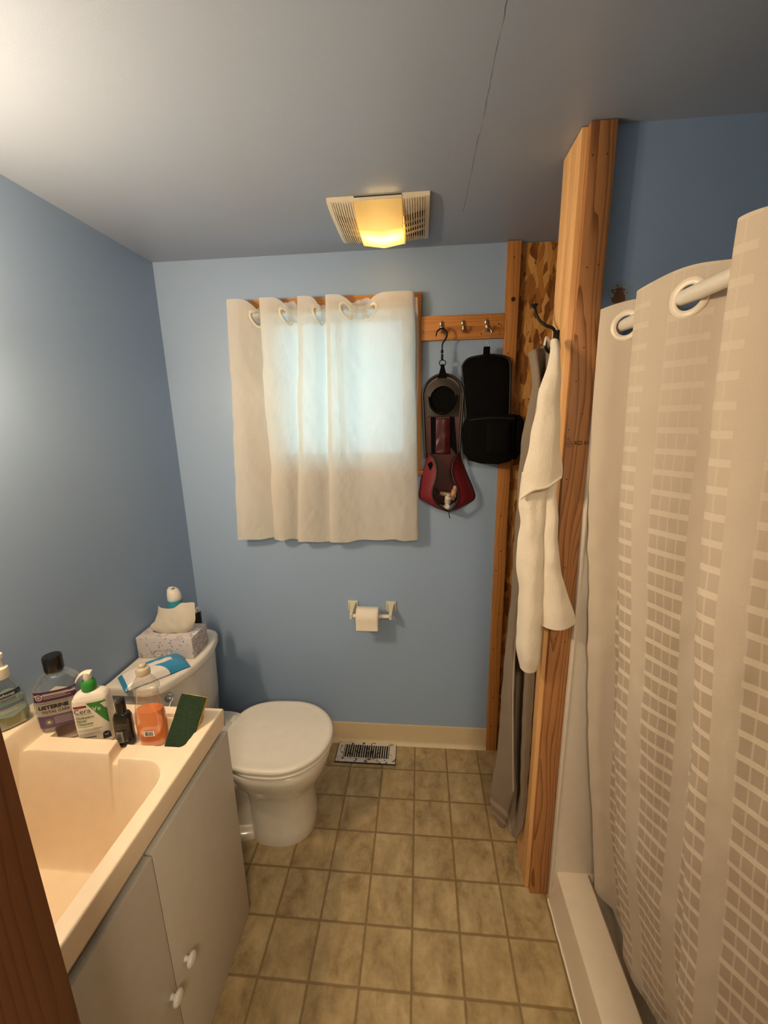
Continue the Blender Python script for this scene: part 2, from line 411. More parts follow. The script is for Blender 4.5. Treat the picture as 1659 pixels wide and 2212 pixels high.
# door frame (the camera looks through it); its left jamb is the dark brown edge at the lower left
bm = bmesh.new()
box(bm, (-.447, YF-.11, 0), (-.427, YF+.004, 2.03), .002); box(bm, (.43, YF-.11, 0), (.45, YF+.004, 2.03), .002); box(bm, (-.447, YF-.11, 2.03), (.45, YF+.004, 2.05), .002)
struct(obj('door_1', bm, m_jamb), 'dark stained door frame at the lower left edge', 'door frame')
bm = bmesh.new()
box(bm, (-.51, YF-.122, 0), (-.432, YF-.10, 2.10), .004); box(bm, (.435, YF-.122, 0), (.51, YF-.10, 2.10), .004); box(bm, (-.51, YF-.122, 2.035), (.51, YF-.10, 2.10), .004)
struct(obj('trim_2', bm, m_jamb))
# baseboard: cove base with a foot
def cove(name, x0, x1):
    prof = [(0, .111), (-.004, .110), (-.006, .104), (-.006, .022), (-.010, .012), (-.018, .004), (-.022, 0), (0, 0)]
    bm = bmesh.new(); rings(bm, [[Vector((x, YB + p[0], p[1])) for p in prof] for x in (x0, x1)]); fixn(bm); return obj(name, bm, m_base)
struct(cove('baseboard_back', XL, .353))
# corner trim strip and nail heads
t1 = struct(B('trim_1', (.353, YB-.019, 0), (.402, YB, H-.002), m_wood, bev=.0015), 'vertical pine trim strip at the right end of the back wall', 'trim')
k_nail = ink('nail_dark', '#3a1c0c')
for x, z in ((.377, 2.2), (.37, 1.86), (.372, 1.20), (.362, .95), (.384, .74), (.365, .56), (.374, .30), (.372, .14), (.378, 1.04)):
    LT('nail_head', [(.0028, 0), (.0028, -.0009), (.001, -.001)], k_nail, t1, 8, (x, YB-.019, z), 'Y')
LT('knot', [(.0085, 0), (.008, -.0008), (.002, -.0010)], k_nail, t1, 14, (.381, YB-.019, 2.055), 'Y')
# window: wood casing, recess, glass
wn = thing('window_1', 'small window with pine casing behind the white curtain', 'window', (0, 0, 0)); wn['kind'] = 'structure'
bm = bmesh.new(); cw = .047
X0, X1, Z0, Z1 = -.668, .029, 1.40, 2.094
box(bm, (X0, YB-.019, Z1-cw), (X1, YB, Z1), .0015)
obj('casing_head', bm, m_woodx, wn)
B('casing_side', (X0, YB-.019, Z0), (X0+cw, YB, Z1-cw), m_wood, wn, .0015)
B('casing_side', (X1-cw, YB-.019, Z0), (X1, YB, Z1-cw), m_wood, wn, .0015)
B('window_sill', (X0+.0, YB-.03, Z0-.02), (X1+.010, YB+.0, Z0+.0), m_woodx, wn, .003)
bm = bmesh.new()
fy0, fy1 = YB+.05, YB+.08
for lo, hi in (((WX0, fy0, WZ0), (WX0+.03, fy1, WZ1)), ((WX1-.03, fy0, WZ0), (WX1, fy1, WZ1)), ((WX0, fy0, WZ0), (WX1, fy1, WZ0+.03)), ((WX0, fy0, WZ1-.03), (WX1, fy1, WZ1)), ((-.33, fy0, WZ0), (-.305, fy1, WZ1))): box(bm, lo, hi)
obj('sash', bm, m_white, wn)
B('pane', (WX0+.02, YB+.063, WZ0+.02), (WX1-.02, YB+.067, WZ1-.02), clear('window_glass', '#eef6fa'), wn)
# ---------------------------------------------------------------- timber post at the end of the shower wall
po = thing('timber_post', 'unpainted timber post from floor to ceiling at the end of the shower wall', 'post', (.43, .05, 0))
def rel(o, p): o.location = Vector(o.location) - Vector(p); return o
PO = (.43, .05, 0)
rel(B('stud', (.392, -.003, 0), (.463, .058, H-.002), m_stud, po, .0015), PO)
rel(B('stud', (.392, .060, 0), (.463, .120, H-.002), m_stud, po, .0015), PO)
fb = rel(B('face_board', (.4045, -.022, 0), (.463, -.0035, H-.002), m_post, po, .0015), PO)
pr = Print(lambda x, z, off: Vector((x, -.022-off, z)))
k_st = ink('stamp_ink', '#4a2a14')
pr.text('KD H', .4265, 1.541, .0145, k_st, bold=.0004); pr.text('187', .405, 1.5545, .007, k_st)
for r0, r1 in ((.0072, .0083),):
    n = 22
    for i in range(n):
        a, b = 2*PI*i/n, 2*PI*(i+1)/n
        pr.poly([(.4135 + r*math.cos(t), 1.5435 + r*math.sin(t)) for r, t in ((r0, a), (r1, a), (r1, b), (r0, b))], k_st)
pr.text('W', .4085, 1.540, .010, k_st); pr.disc(.4255, 1.5365, .0013, k_st)
for x, z in ((.413, 2.19), (.445, 2.19), (.421, 1.96), (.447, 1.965), (.43, 1.78), (.418, 1.70), (.44, 1.62), (.41, 1.58), (.43, 1.20), (.42, .98), (.447, .97), (.415, 1.45)): rel(LT('nail_head', [(.0017, 0), (.0016, -.0006), (.0006, -.0008)], k_nail, po, 8, (x, -.022, z), 'Y'), PO)
rel(pr.build('stamp', fb), (0, 0, 0))
# double black coat hook on the left face of the post
hk = thing('coat_hook', 'black double coat hook on the left face of the timber post', 'hook', (.392, .067, 1.80))
def R_(pts, o): return [Vector(p) - Vector(o) for p in pts]
HO = (.392, .067, 1.80)
T('upper_arm', R_([(.389, .067, 1.76), (.386, .066, 1.80), (.384, .064, 1.832), (.376, .064, 1.845), (.360, .070, 1.853), (.346, .080, 1.868), (.337, .088, 1.890), (.334, .092, 1.905)], HO), lambda t: .0045 - .0012*t, m_blk, hk, 10, 30)
LT('arm_tip', [(.003, -.004), (.0095, .0045), (.010, .0065), (.004, .008)], m_blk, hk, 16, Vector((.333, .092, 1.905)) - Vector(HO))
T('lower_arm', R_([(.388, .075, 1.79), (.378, .082, 1.782), (.368, .084, 1.790), (.364, .084, 1.808)], HO), .0042, m_blk, hk, 10, 16)
T('lower_arm', R_([(.388, .055, 1.79), (.372, .045, 1.780), (.358, .040, 1.788), (.352, .038, 1.806)], HO), .0042, m_blk, hk, 10, 16)
rel(B('back_plate', (.384, .050, 1.745), (.392, .084, 1.838), m_blk, hk, .003), HO)
# ---------------------------------------------------------------- exhaust fan with light
fn = thing('ceiling_fan_light', 'square cream exhaust fan grille with glowing yellow light on the ceiling', 'fan light', (-.10, .37, H))
m_fan = plain('aged_white_grille', '#d8cdb6', .4)
def fanz(x, y):      # drop below the ceiling in local coordinates, y in -.145...145
    e = max(0, 1 - (abs(y)/.15)**4)
    return -.010 - .030*min(1, e*1.0)*(1 - (abs(x)/.156)**3*.75)
fx, fy = .153, .145
def grille(side):
    bm = bmesh.new()
    xa, xb = (.072, fx) if side > 0 else (-fx, -.072)
    def bar(x0, x1, y0, y1, th=.007, dz=0):
        n = max(2, int((y1-y0)/.012)); top, bot = [], []
        for j in range(n+1):
            y = y0 + (y1-y0)*j/n
            rr = [Vector((x0, y, fanz(x0, y)+dz)), Vector((x1, y, fanz(x1, y)+dz)), Vector((x1, y, fanz(x1, y)+dz+th)), Vector((x0, y, fanz(x0, y)+dz+th))]
            top.append(rr)
        rings(bm, top)
    n = 9; pitch = .0075
    s = 1 if side > 0 else -1
    for k in range(n):
        x = s*(.074 + k*pitch); bar(min(x, x+s*.0034), max(x, x+s*.0034), -fy, fy)
    bar(*( (.074+n*pitch-.002, fx) if side > 0 else (-fx, -(.074+n*pitch-.002)) ), -fy, fy)
    for y in (-fy, -.036, .004, .044, .112):
        w = .062 if y == -fy else (.004 if y < .1 else fy-.112)
        bar(xa, xb, y, y + w, .005, .0022)
    # outer wall up to the ceiling
    xo = s*fx; bar(min(xo, xo - s*.003), max(xo, xo - s*.003), -fy, fy, .028)
    fixn(bm); return obj('grille', bm, m_fan, fn)
grille(-1); grille(1)
B('housing', (-.15, -.143, -.0015), (.15, .143, 0), m_dark, fn)
for x0, x1 in ((-fx, -.0715), (.0715, fx)):
    for y0, y1 in ((-fy-.001, -fy+.003), (fy-.003, fy+.001)):
        bm = bmesh.new()
        rings(bm, [[Vector((x, y0, 0)), Vector((x, y1, 0)), Vector((x, y1, fanz(x, y1)+.0005)), Vector((x, y0, fanz(x, y0)+.0005))] for x in [x0 + (x1-x0)*i/8 for i in range(9)]]); fixn(bm)
        obj('skirt', bm, m_fan, fn)
t = NT('fan_lens'); tr = t.n('ShaderNodeBsdfTranslucent', {'Color': (1, .86, .55, 1)}); df = t.n('ShaderNodeBsdfDiffuse', {'Color': (.75, .6, .38, 1)})
tp = t.n('ShaderNodeBsdfTransparent', {'Color': (1, .9, .7, 1)})
mx = t.n('ShaderNodeMixShader', {0: .72, 1: df.outputs[0], 2: tr.outputs[0]}); mx2 = t.n('ShaderNodeMixShader', {0: .06, 1: mx.outputs[0], 2: tp.outputs[0]}); t.l(mx2.outputs[0], t.out.inputs[0])
def lensz(x, y):
    e = max(0, 1 - (abs(y)/.15)**3)
    return -.010 - (.040 + .012*(1-abs(x)/.07))*min(1, e*1.1)
V, Fc, _ = surf(lambda u, v: Vector((u, v, lensz(u, v))), -.070, .070, 14, -.147, .147, 30)
o = obj('lens', (V, Fc), t.m, fn, angle=60)
bm = bmesh.new()
for s in (-1, 1):
    rings(bm, [[Vector((s*.072, y, -.002)), Vector((s*.0705, y, -.002)), Vector((s*.0705, y, lensz(.07, y)-.001)), Vector((s*.072, y, lensz(.07, y)-.001))] for y in [-.147 + .294*i/30 for i in range(31)]])
fixn(bm); obj('lens_side', bm, t.m, fn)
B('lens_end', (-.071, -.1475, -.014), (.071, -.1445, -.0055), m_fan, fn)
B('lens_end', (-.071, .1445, -.013), (.071, .1475, 0), m_fan, fn)
for fx_ in (-.034, 0, .034):
    fl = light('fan_bulb_light', 'POINT', (fx_, .01, -.021), FAN_W/3, FAN_COL, shadow_soft_size=.012); fl.parent = fn
# ---------------------------------------------------------------- vanity lamp above the sink (just outside the picture)
vl = thing('wall_lamp', 'globe wall lamp above the sink on the left wall', 'lamp', (XL, VAN_POS[1], VAN_POS[2]))
B('back_plate', (0, -.11, -.04), (.018, .11, .04), m_chrome, vl, .004)
t = NT('lit_globe'); t.set(Base_Color=(1, .9, .75, 1), Emission_Color=VAN_COL + (1,), Emission_Strength=12.0)
for dy in (-.06, .06):
    LT('socket', [(.016, .018), (.016, .035)], m_chrome, vl, 16, (0, dy, 0), 'X')
    bm = bmesh.new(); bmesh.ops.create_uvsphere(bm, u_segments=20, v_segments=12, radius=.038, matrix=Matrix.Translation((.07, dy, 0))); obj('globe', bm, t.m, vl)
for dy in (-.06, .06):
    l = light('globe_light', 'POINT', (.112, dy, -.002), VAN_W, VAN_COL, shadow_soft_size=.03); l.parent = vl
# ---------------------------------------------------------------- vanity cabinet and sink
cab = thing('vanity_cabinet', 'white two-door vanity cabinet under the cream sink', 'cabinet', (0, 0, 0))
bm = bmesh.new()
for lo, hi in (((XL+.002, -.775, .0), (-.565, -.760, .735)), ((XL+.002, -.173, .0), (-.565, -.158, .735)), ((XL+.002, -.760, .05), (-.565, -.173, .07)), ((-.583, -.760, .0), (-.565, -.173, .09)), ((-.583, -.760, .66), (-.565, -.173, .735))): box(bm, lo, hi)
obj('body', bm, m_cab, cab, smooth=False)
def door(y0, y1, z0, z1, knob, xf=-.545):
    d = B('door', (-.563, y0, z0), (xf, y1, z1), m_cab, cab, .0012)
    LT('knob', [(.0065, 0), (.0055, .007), (.0075, .011), (.0155, .013), (.0165, .017), (.013, .0215), (.003, .024)], m_white, d, 24, (xf, knob[0], knob[1]), 'X')
    return d
door(-.500, -.152, .010, .7235, (-.462, .345)); door(-.775, -.5035, .010, .718, (-.522, .330))
B('gap_shade_strip', (-.568, -.775, .722), (-.5655, -.16, .739), m_dark, cab, smooth=False)  # dark strip colours in the shade between cabinet top and sink lip
def sst(a, b, x):
    t = max(0, min(1, (x-a)/(b-a))); return t*t*(3-2*t)
SX0, SX1, SY0, SY1 = XL+.001, -.549, -.778, -.153
def sdrr(x, y, x0, x1, y0, y1, r):
    dx = abs(x-(x0+x1)/2) - (x1-x0)/2 + r; dy = abs(y-(y0+y1)/2) - (y1-y0)/2 + r
    return math.hypot(max(dx, 0), max(dy, 0)) + min(max(dx, dy), 0) - r
def sinkz(x, y):
    ridge = .803 - .012*sst(-.765, -.742, x)                     # left part of the ridge is higher
    z = ridge
    z = max(z, .802*sst(-.592, -.582, x)) if x > -.60 else z     # right lip
    z = max(z, .802*sst(-.196, -.186, y))if y > -.2 else z                    # far rim
    # shelf
    sh = sdrr(x, y, -1.010, -.594, -.288, -.192, .012)
    z = z + (.767 - z)*sst(.003, -.004, sh)
    # notch between shelf and basin
    nx = -.752 - .18*(y+.33)
    if z > .772 and -.36 < y < -.27: z = z + (.772 - z)*sst(.014, .006, abs(x - nx))
    # basin
    b = sdrr(x, y, -1.035, -.592, -.735, -.333, .075)
    bowed = b + .0
    if bowed < 0:
        zz = .475 + .02*sst(-.25, 0, b); prof = sst(0, 1, -bowed/.066)**.72
        z = z + (zz - z)*prof
    # left ledge
    if z > .5 and x < -.965: 
        z = max(z, ridge + .052*sst(-.990, -1.012, x)) if b > -.0 or x < -1.0 else z
    ed = min(x - SX0 + .02, SX1 - x, y - SY0, SY1 - y)
    if ed < .006: z -= .006*(1-math.sqrt(max(0, 1-((.006-ed)/.006)**2)))
    return z
xs = [SX0 + (SX1-SX0)*i/380 for i in range(381)]; ys = [SY0 + (SY1-SY0)*j/440 for j in range(441)]
V = [Vector((x, y, sinkz(x, y))) for y in ys for x in xs]; nx_ = len(xs)
Fc = [(j*nx_+i, j*nx_+i+1, (j+1)*nx_+i+1, (j+1)*nx_+i) for j in range(len(ys)-1) for i in range(nx_-1)]
border = [(i, 0) for i in range(nx_)] + [(nx_-1, j) for j in range(1, len(ys))] + [(i, len(ys)-1) for i in range(nx_-2, -1, -1)] + [(0, j) for j in range(len(ys)-2, 0, -1)]
b0 = len(V)
for i, j in border: V.append(Vector((xs[i] - (.003 if i == nx_-1 else 0), ys[j], .741)))
nb = len(border)
for k in range(nb):
    a = border[k]; b = border[(k+1) % nb]; Fc.append((a[1]*nx_+a[0], b0+k, b0+(k+1) % nb, b[1]*nx_+b[0]))
sink = obj('sink', (V, Fc), m_cream, angle=60)
tag(sink, 'cream moulded sink with deep basin and recessed soap shelf on white cabinet', 'sink')
# ---------------------------------------------------------------- bottles
def bottle(name, label, loc, rz, levels, m, k=48, cat='bottle', group=None):
    """levels: (z, a, b, n)"""
    t = thing(name, label, cat, loc, rz, group)
    return t
def sec(levels, z):
    for p, q in zip(levels, levels[1:]):
        if p[0] <= z <= q[0]:
            f = (z-p[0])/max(1e-9, q[0]-p[0]); return [p[i] + (q[i]-p[i])*f for i in (1, 2, 3)]
    return levels[-1][1:] if z > levels[-1][0] else levels[0][1:]
def shell(name, levels, m, parent, z0=None, z1=None, inset=0, k=48, sub=4):
    zs = []
    for p, q in zip(levels, levels[1:]):
        for i in range(sub): zs.append(p[0] + (q[0]-p[0])*i/sub)
    zs.append(levels[-1][0])
    if z0 is not None: zs = [z0] + [z for z in zs if z > z0+1e-4]
    if z1 is not None: zs = [z for z in zs if z < z1-1e-4] + [z1]
    bm = bmesh.new(); rings(bm, [sup(0, 0, sec(levels, z)[0]-inset, sec(levels, z)[1]-inset, sec(levels, z)[2], k, z) for z in zs]); fixn(bm)
    return obj(name, bm, m, parent, angle=50)
def front(levels):
    def f(x, z, off):
        a, b, n = sec(levels, z); a += off; b += off; q = max(-.999, min(.999, x/a))
        return Vector((x, -b*(1-abs(q)**n)**(1/n), z))
    return f
SZ = .7675
m_clear = clear('clear_plastic', '#e9eef0', gloss=.2, diff=.06, dcol='#c9d2d8')
# mouthwash
lv = [(0, .040, .026, 4), (.003, .046, .031, 4), (.012, .049, .034, 4), (.05, .052, .036, 4), (.09, .056, .037, 3.6), (.13, .0565, .037, 3.4), (.155, .055, .036, 3), (.176, .047, .032, 2.6), (.190, .033, .027, 2.2), (.196, .022, .022, 2), (.205, .0215, .0215, 2)]
mw = thing('mouthwash_bottle', 'clear mouthwash bottle with black cap and purple label on the sink shelf', 'bottle', (-.968, -.236, SZ), math.radians(27))
shell('shell', lv, m_clear, mw)
shell('liquid', lv, clear('mauve_liquid', '#b0606c', diff=.5, dcol='#8e4a50'), mw, z0=.004, z1=.062, inset=.0022)
cap = LT('cap', [(.0205, .199), (.0215, .202), (.0225, .208), (.0225, .240), (.0205, .2445), (.01, .245)], m_blkpl, mw, 40)
f = front(lv); p = Print(lambda x, z, off: f(x, z + .010, off))
k_pur, k_dpur, k_cream = ink('label_purple', '#63496b'), ink('label_plum', '#4a2040'), ink('label_cream', '#cdbfae')
p.grid(-.046, .046, .050, .142, k_cream, .0006, 24)
p.grid(-.046, .046, .042, .078, k_pur, .0009, 24); p.grid(-.047, .047, .122, .150, k_dpur, .0009, 24)
p.disc(-.034, .136, .0085, k_cream, .0013); p.disc(-.034, .136, .0062, k_pur, .0015); p.disc(-.034, .136, .0028, k_cream, .0017)
p.text('LISTERINE', -.040, .1000, .0150, k_blk, .0013, bold=.0006, xs=1.02); p.text('TOTAL CARE', -.034, .0865, .0105, k_dpur, .0013, bold=.0001)
p.lines(-.024, .038, .143, 4, .0042, .0013, k_cream, .0013); p.lines(-.010, .036, .071, 5, .0045, .0012, k_cream, .0013)
p.lines(-.040, .040, .116, 1, .004, .0010, k_blk, .0013)
p.disc(-.022, .060, .0085, ink('label_green', '#8f9a6a'), .0013); p.disc(-.022, .060, .0066, k_dpur, .0015); p.disc(-.022, .060, .0048, k_cream, .0016)
MW = p; MW.build('front_label', mw)
# facial cleanser
lv = [(0, .036, .020, 4), (.004, .040, .024, 4.5), (.06, .0425, .0255, 4.5), (.125, .0425, .0255, 4.5), (.138, .041, .0245, 4), (.148, .036, .021, 3.2), (.155, .027, .017, 2.5), (.158, .015, .014, 2), (.162, .0145, .0145, 2)]
fc = thing('cleanser_pump_bottle', 'white pump bottle of facial cleanser with green collar on the sink shelf', 'bottle', (-.860, -.252, SZ), math.radians(22))
m_cer = plain('cleanser_white', '#e9dfcf', .3); m_grn = plain('pump_green', '#2f8f35', .3)
shell('body', lv, m_cer, fc)
LT('collar', [(.0155, .158), (.0175, .160), (.0175, .174), (.0165, .182), (.013, .186), (.004, .186)], m_grn, fc, 32)
bm = bmesh.new(); lathe(bm, [(.0085, .184), (.0095, .190), (.010, .204), (.008, .209)], 20)
tube(bm, [(.010, 0, .2055), (-.002, 0, .2085), (-.013, -.003, .205), (-.021, -.005, .196), (-.026, -.006, .187)], lambda t: .0105 - .0075*t, 12, 14, flat=.5); fixn(bm); obj('pump_head', bm, m_cer, fc)
f = front(lv); p = Print(f)
k_cg, k_red, k_gtx, k_navy = ink('label_bright_green', '#2f8537'), ink('label_red', '#8e1f1a'), ink('text_green', '#4f7a3a'), ink('badge_navy', '#16283a')
def tri(x):   # slanted green corner
    hi = .132 - max(0, x-.033)**2*30; lo = .130 - (x+.004)/(.041)*.066
    return (min(lo, hi), hi)
p.grid(-.004, .0385, .06, .13, k_cg, .0006, 20, cut=tri)
p.grid(-.036, -.005, .1205, .1265, k_red, .0006, 8)
p.text('Cera', -.0365, .104, .0200, k_blk, .0010, xs=.98); p.text('Ve', .0075, .107, .0190, k_wht, .0012, xs=.95)
pw = Print(f)
p.lines(-.034, .006, .0995, 1, .004, .0008, k_blk)
for i, s in enumerate(('Hydrating', 'Facial', 'Cleanser')): p.text(s, -.034, .0880-.0098*i, .0105, k_gtx, .0008, bold=.0002)
p.lines(-.034, .003, .0625, 1, .004, .0010, k_gtx)
p.lines(-.034, .030, .0530, 2, .0042, .0010, k_gtx); p.lines(-.034, .018, .0425, 2, .0042, .0009, ink('text_grey', '#8e8474'))
p.grid(-.034, .004, .0275, .0302, ink('text_olive', '#3d4a2e'), .0006, 4); p.lines(-.032, -.008, .019, 1, .004, .001, ink('text_grey_2', '#8e8474'))
p.grid(.019, .037, .016, .027, k_navy, .0008, 6); p.disc(.028, .030, .0085, k_navy, .0009); p.disc(.028, .031, .0042, k_wht, .0012); p.disc(.028, .0322, .0034, k_navy, .0014)
p.build('front_label', fc)
# small black bottle
lv = [(0, .0195, .0135, 2.6), (.004, .0225, .016, 2.8), (.05, .0225, .016, 2.8), (.085, .022, .016, 2.6), (.094, .019, .0145, 2.4), (.100, .011, .011, 2), (.103, .0105, .0105, 2)]
bb = thing('small_black_bottle', 'small black bottle with flip cap between white pump bottle and orange soap', 'bottle', (-.772, -.262, SZ), math.radians(22))
shell('body', lv, m_blkpl, bb)
bm = bmesh.new(); lathe(bm, [(.0125, .101), (.0125, .128), (.012, .130)], 24)
fixn(bm)
for v in bm.verts:
    if v.co.z > .12: v.co.z += v.co.x*.45 + .003
obj('cap', bm, m_blkpl, bb)
p = Print(front(lv)); k_gy = ink('label_grey', '#8f8b85')
p.grid(-.017, .000, .016, .050, k_gy, .0006, 6); p.bars(-.0155, -.0015, .019, .046, 1, k_gy)
for i in range(11): p.grid(-.0145, -.0045, .0195+i*.0024, .0195+i*.0024+random.choice((.0007, .0012)), k_blk, .001, 3)
p.lines(-.012, .015, .072, 4, .0045, .0007, k_gy, .0007); p.lines(.003, .019, .048, 8, .003, .0006, ink('label_dim', '#5a5650'), .0007)
p.text('U', .004, .018, .008, k_gy, .0009)
p.build('back_label', bb)
# dish soap
lv = [(0, .030, .018, 3), (.003, .034, .021, 3), (.02, .038, .0235, 2.8), (.06, .0395, .024, 2.6), (.10, .0365, .0225, 2.4), (.13, .0315, .021, 2.3), (.152, .0285, .020, 2.2), (.160, .0285, .021, 2.2), (.168, .0345, .023, 2.2), (.176, .0350, .023, 2.2), (.192, .0255, .019, 2), (.205, .0155, .0155, 2), (.212, .015, .015, 2)]
ds = thing('dish_soap_bottle', 'clear dish soap bottle half full of orange liquid beside the sponge', 'bottle', (-.700, -.250, SZ), math.radians(8))
shell('shell', lv, clear('thin_clear_plastic', '#f6f6f4', gloss=.08, diff=.02), ds)
shell('liquid', lv, clear('orange_soap', '#ff7a00', diff=.85, dcol='#f57f08'), ds, z0=.004, z1=.104, inset=.002)
LT('cap', [(.0165, .208), (.0172, .210), (.0172, .221), (.015, .226), (.0095, .229), (.0085, .236), (.004, .239)], clear('milky_cap', '#e8dcc6', diff=.55, dcol='#dccdb2'), ds, 30)
p = Print(front(lv)); p.grid(-.011, .016, .036, .052, k_wht, .0008, 8); p.bars(-.0085, .0135, .038, .050, 14, k_blk, .0012)
p.build('barcode_sticker', ds)
pb = Print(lambda x, z, off: Vector((x, .0235+off*0-.006, z))); pb.grid(-.030, -.018, .062, .090, ink('back_label_orange', '#f0902e'), 0, 4); pb.build('back_sticker', ds)
# sponge
sp = thing('sponge', 'green and yellow scrub sponge leaning against the right end of the sink shelf', 'sponge', (-.617, -.262, .787), rot=(math.radians(-35), math.radians(12), math.radians(4)))
t = NT('scour_green'); nz = t.noise(t.co(), 420, 4, .8); t.set(Base_Color=t.ramp(nz, [(.35, srgb('#0c1d10')), (.7, srgb('#2c4a2a'))]), Roughness=.9); t.bump(nz, .8, .003)
def pad(name, y0, y1, m):
    bm = bmesh.new(); box(bm, (-.034, y0, -.022), (.034, y1, .110)); bmesh.ops.subdivide_edges(bm, edges=bm.edges, cuts=10, use_grid_fill=True)
    for v in bm.verts: v.co += noise.noise_vector(v.co*60)*.0012
    return obj(name, bm, m, sp)
pad('scour_pad', -.006, 0, t.m); pad('foam', 0, .016, plain('sponge_yellow', '#d8b24a', .9, bump=.8, bscale=300))
# hand soap (cut by the left picture edge), stands on the raised ledge
lv = [(0, .026, .014, 3), (.004, .034, .018, 3), (.03, .038, .020, 2.8), (.07, .036, .0195, 2.6), (.10, .030, .018, 2.4), (.125, .018, .015, 2.2), (.135, .0135, .0135, 2), (.142, .0135, .0135, 2)]
hs = thing('hand_soap_bottle', 'clear hand soap bottle with green liquid at the left picture edge', 'bottle', (-1.036, -.312, .8565), math.radians(58))
shell('shell', lv, m_clear, hs); shell('liquid', lv, clear('green_soap', '#c8d24a', diff=.4, dcol='#9aa424'), hs, z0=.003, z1=.034, inset=.002)
bm = bmesh.new(); lathe(bm, [(.0155, .138), (.0165, .141), (.0165, .165), (.008, .168), (.0065, .19), (.012, .193), (.012, .203)], 24); tube(bm, [(0, 0, .199), (-.02, 0, .199), (-.038, 0, .190)], .006, 10, 8); fixn(bm); obj('pump', bm, m_cer, hs)
p = Print(front(lv)); k_gl = ink('label_sage', '#8fa69a')
p.grid(-.030, .030, .036, .112, k_gl, .0006, 14, cut=lambda x: (.042 - .010*(1-abs(x)/.03), .112 - .030*(abs(x)/.03)**2)); p.grid(-.020, .026, .090, .103, k_navy, .001, 8)
p.text('softsoap', -.018, .0935, .0095, k_wht, .0014); p.text('antibacterial', -.021, .080, .0072, k_navy, .0014)
p.grid(-.026, .028, .073, .0765, ink('label_teal', '#5f8f96'), .001, 8); p.grid(-.026, .028, .062, .067, ink('label_steel', '#4f6f86'), .001, 8); p.lines(-.02, .02, .058, 3, .004, .001, k_wht, .001)
p.build('front_label', hs)
# ---------------------------------------------------------------- toilet
to = thing('toilet', 'white porcelain toilet with closed lid between vanity and back wall', 'toilet', (0, 0, 0))
YC = .188
def tank_front(y, x0, amp): return x0 - amp*((y-.215)/.2)**2
def tank_ring(z, x0, amp, hw, yc=.200, r=.035, back=-1.055):
    pts = []; n = 26
    for i in range(n+1):
        y = yc - hw + 2*hw*i/n; e = min(y-(yc-hw), (yc+hw)-y)
        x = tank_front(y, x0, amp)
        if e < r: x -= r - math.sqrt(max(0, r*r - (r-e)**2))
        pts.append(Vector((x, y, z)))
    pts.append(Vector((back, yc+hw, z))); pts.append(Vector((back, yc-hw, z))); return pts
bm = bmesh.new(); rings(bm, [tank_ring(.372, -.855, .03, .165), tank_ring(.38, -.845, .035, .178), tank_ring(.50, -.833, .045, .187), tank_ring(.708, -.822, .055, .193)]); fixn(bm); obj('tank', bm, m_porc, to, angle=50)
bm = bmesh.new(); rings(bm, [tank_ring(.705, -.812, .055, .200), tank_ring(.709, -.806, .055, .206), tank_ring(.730, -.806, .055, .206), tank_ring(.737, -.810, .055, .203), tank_ring(.740, -.822, .053, .192), tank_ring(.7385, -.835, .050, .18), tank_ring(.7385, -.90, .03, .11)]); fixn(bm); obj('tank_lid', bm, m_porc, to, angle=50)
lvr = thing  # flush lever
lx = tank_front(.045, -.822, .055)
LT('flush_lever', [(.017, -.003), (.018, .004), (.014, .010), (.006, .013)], m_chrome, to, 24, (lx, .045, .672), 'X')
T('lever_arm', [(lx+.012, .045, .672), (lx+.020, .030, .668), (lx+.022, .004, .655), (lx+.018, -.025, .645)], lambda t: .0075-.002*t, m_chrome, to, 12, 14)
def egg(z, xb, xf, w, n=2.2, k=56, xc=None, yc=YC):
    xc = xc if xc is not None else xb + (xf-xb)*.5; out = []
    for i in range(k):
        t = 2*PI*i/k; c, s = math.cos(t), math.sin(t); a = (xf-xc) if c > 0 else (xc-xb)
        nn = n if c > 0 else n+.9
        out.append(Vector((xc + a*math.copysign(abs(c)**(2/nn), c), yc + w*math.copysign(abs(s)**(2/nn), s), z)))
    return out
bm = bmesh.new()
rings(bm, [egg(0, -.655, -.402, .120), egg(.006, -.655, -.398, .122), egg(.05, -.655, -.402, .118), egg(.14, -.655, -.402, .114), egg(.20, -.66, -.392, .118), egg(.245, -.67, -.372, .133), egg(.285, -.69, -.350, .156), egg(.315, -.70, -.337, .171), egg(.345, -.71, -.329, .179), egg(.370, -.715, -.327, .182), egg(.375, -.715, -.331, .178), egg(.3755, -.715, -.35, .16)]); fixn(bm)
obj('bowl', bm, m_porc, to, angle=60)
bm = bmesh.new()
rings(bm, [egg(0, -.93, -.55, .112), egg(.018, -.93, -.55, .112), egg(.026, -.92, -.56, .106), egg(.028, -.92, -.58, .07), egg(.10, -.93, -.58, .062), egg(.20, -.95, -.60, .066), egg(.28, -.97, -.62, .085), egg(.325, -.99, -.64, .12), egg(.345, -1.0, -.66, .15), egg(.375, -1.0, -.66, .155)]); fixn(bm)
obj('trapway', bm, m_porc, to, angle=60)
T('trap_bulge', [(-.60, YC-.055, .22), (-.66, YC-.068, .27), (-.73, YC-.070, .22), (-.76, YC-.066, .13), (-.84, YC-.06, .10), (-.9, YC-.05, .17)], .036, m_porc, to, 14, 26)
bm = bmesh.new(); rings(bm, [egg(z, -.705, xf, w, 2.0, 64, -.515) for z, xf, w in ((.3815, -.328, .176), (.384, -.318, .186), (.3865, -.317, .187), (.391, -.317, .187), (.394, -.320, .184), (.3945, -.330, .174))]); fixn(bm); obj('seat', bm, m_white, to, angle=50)
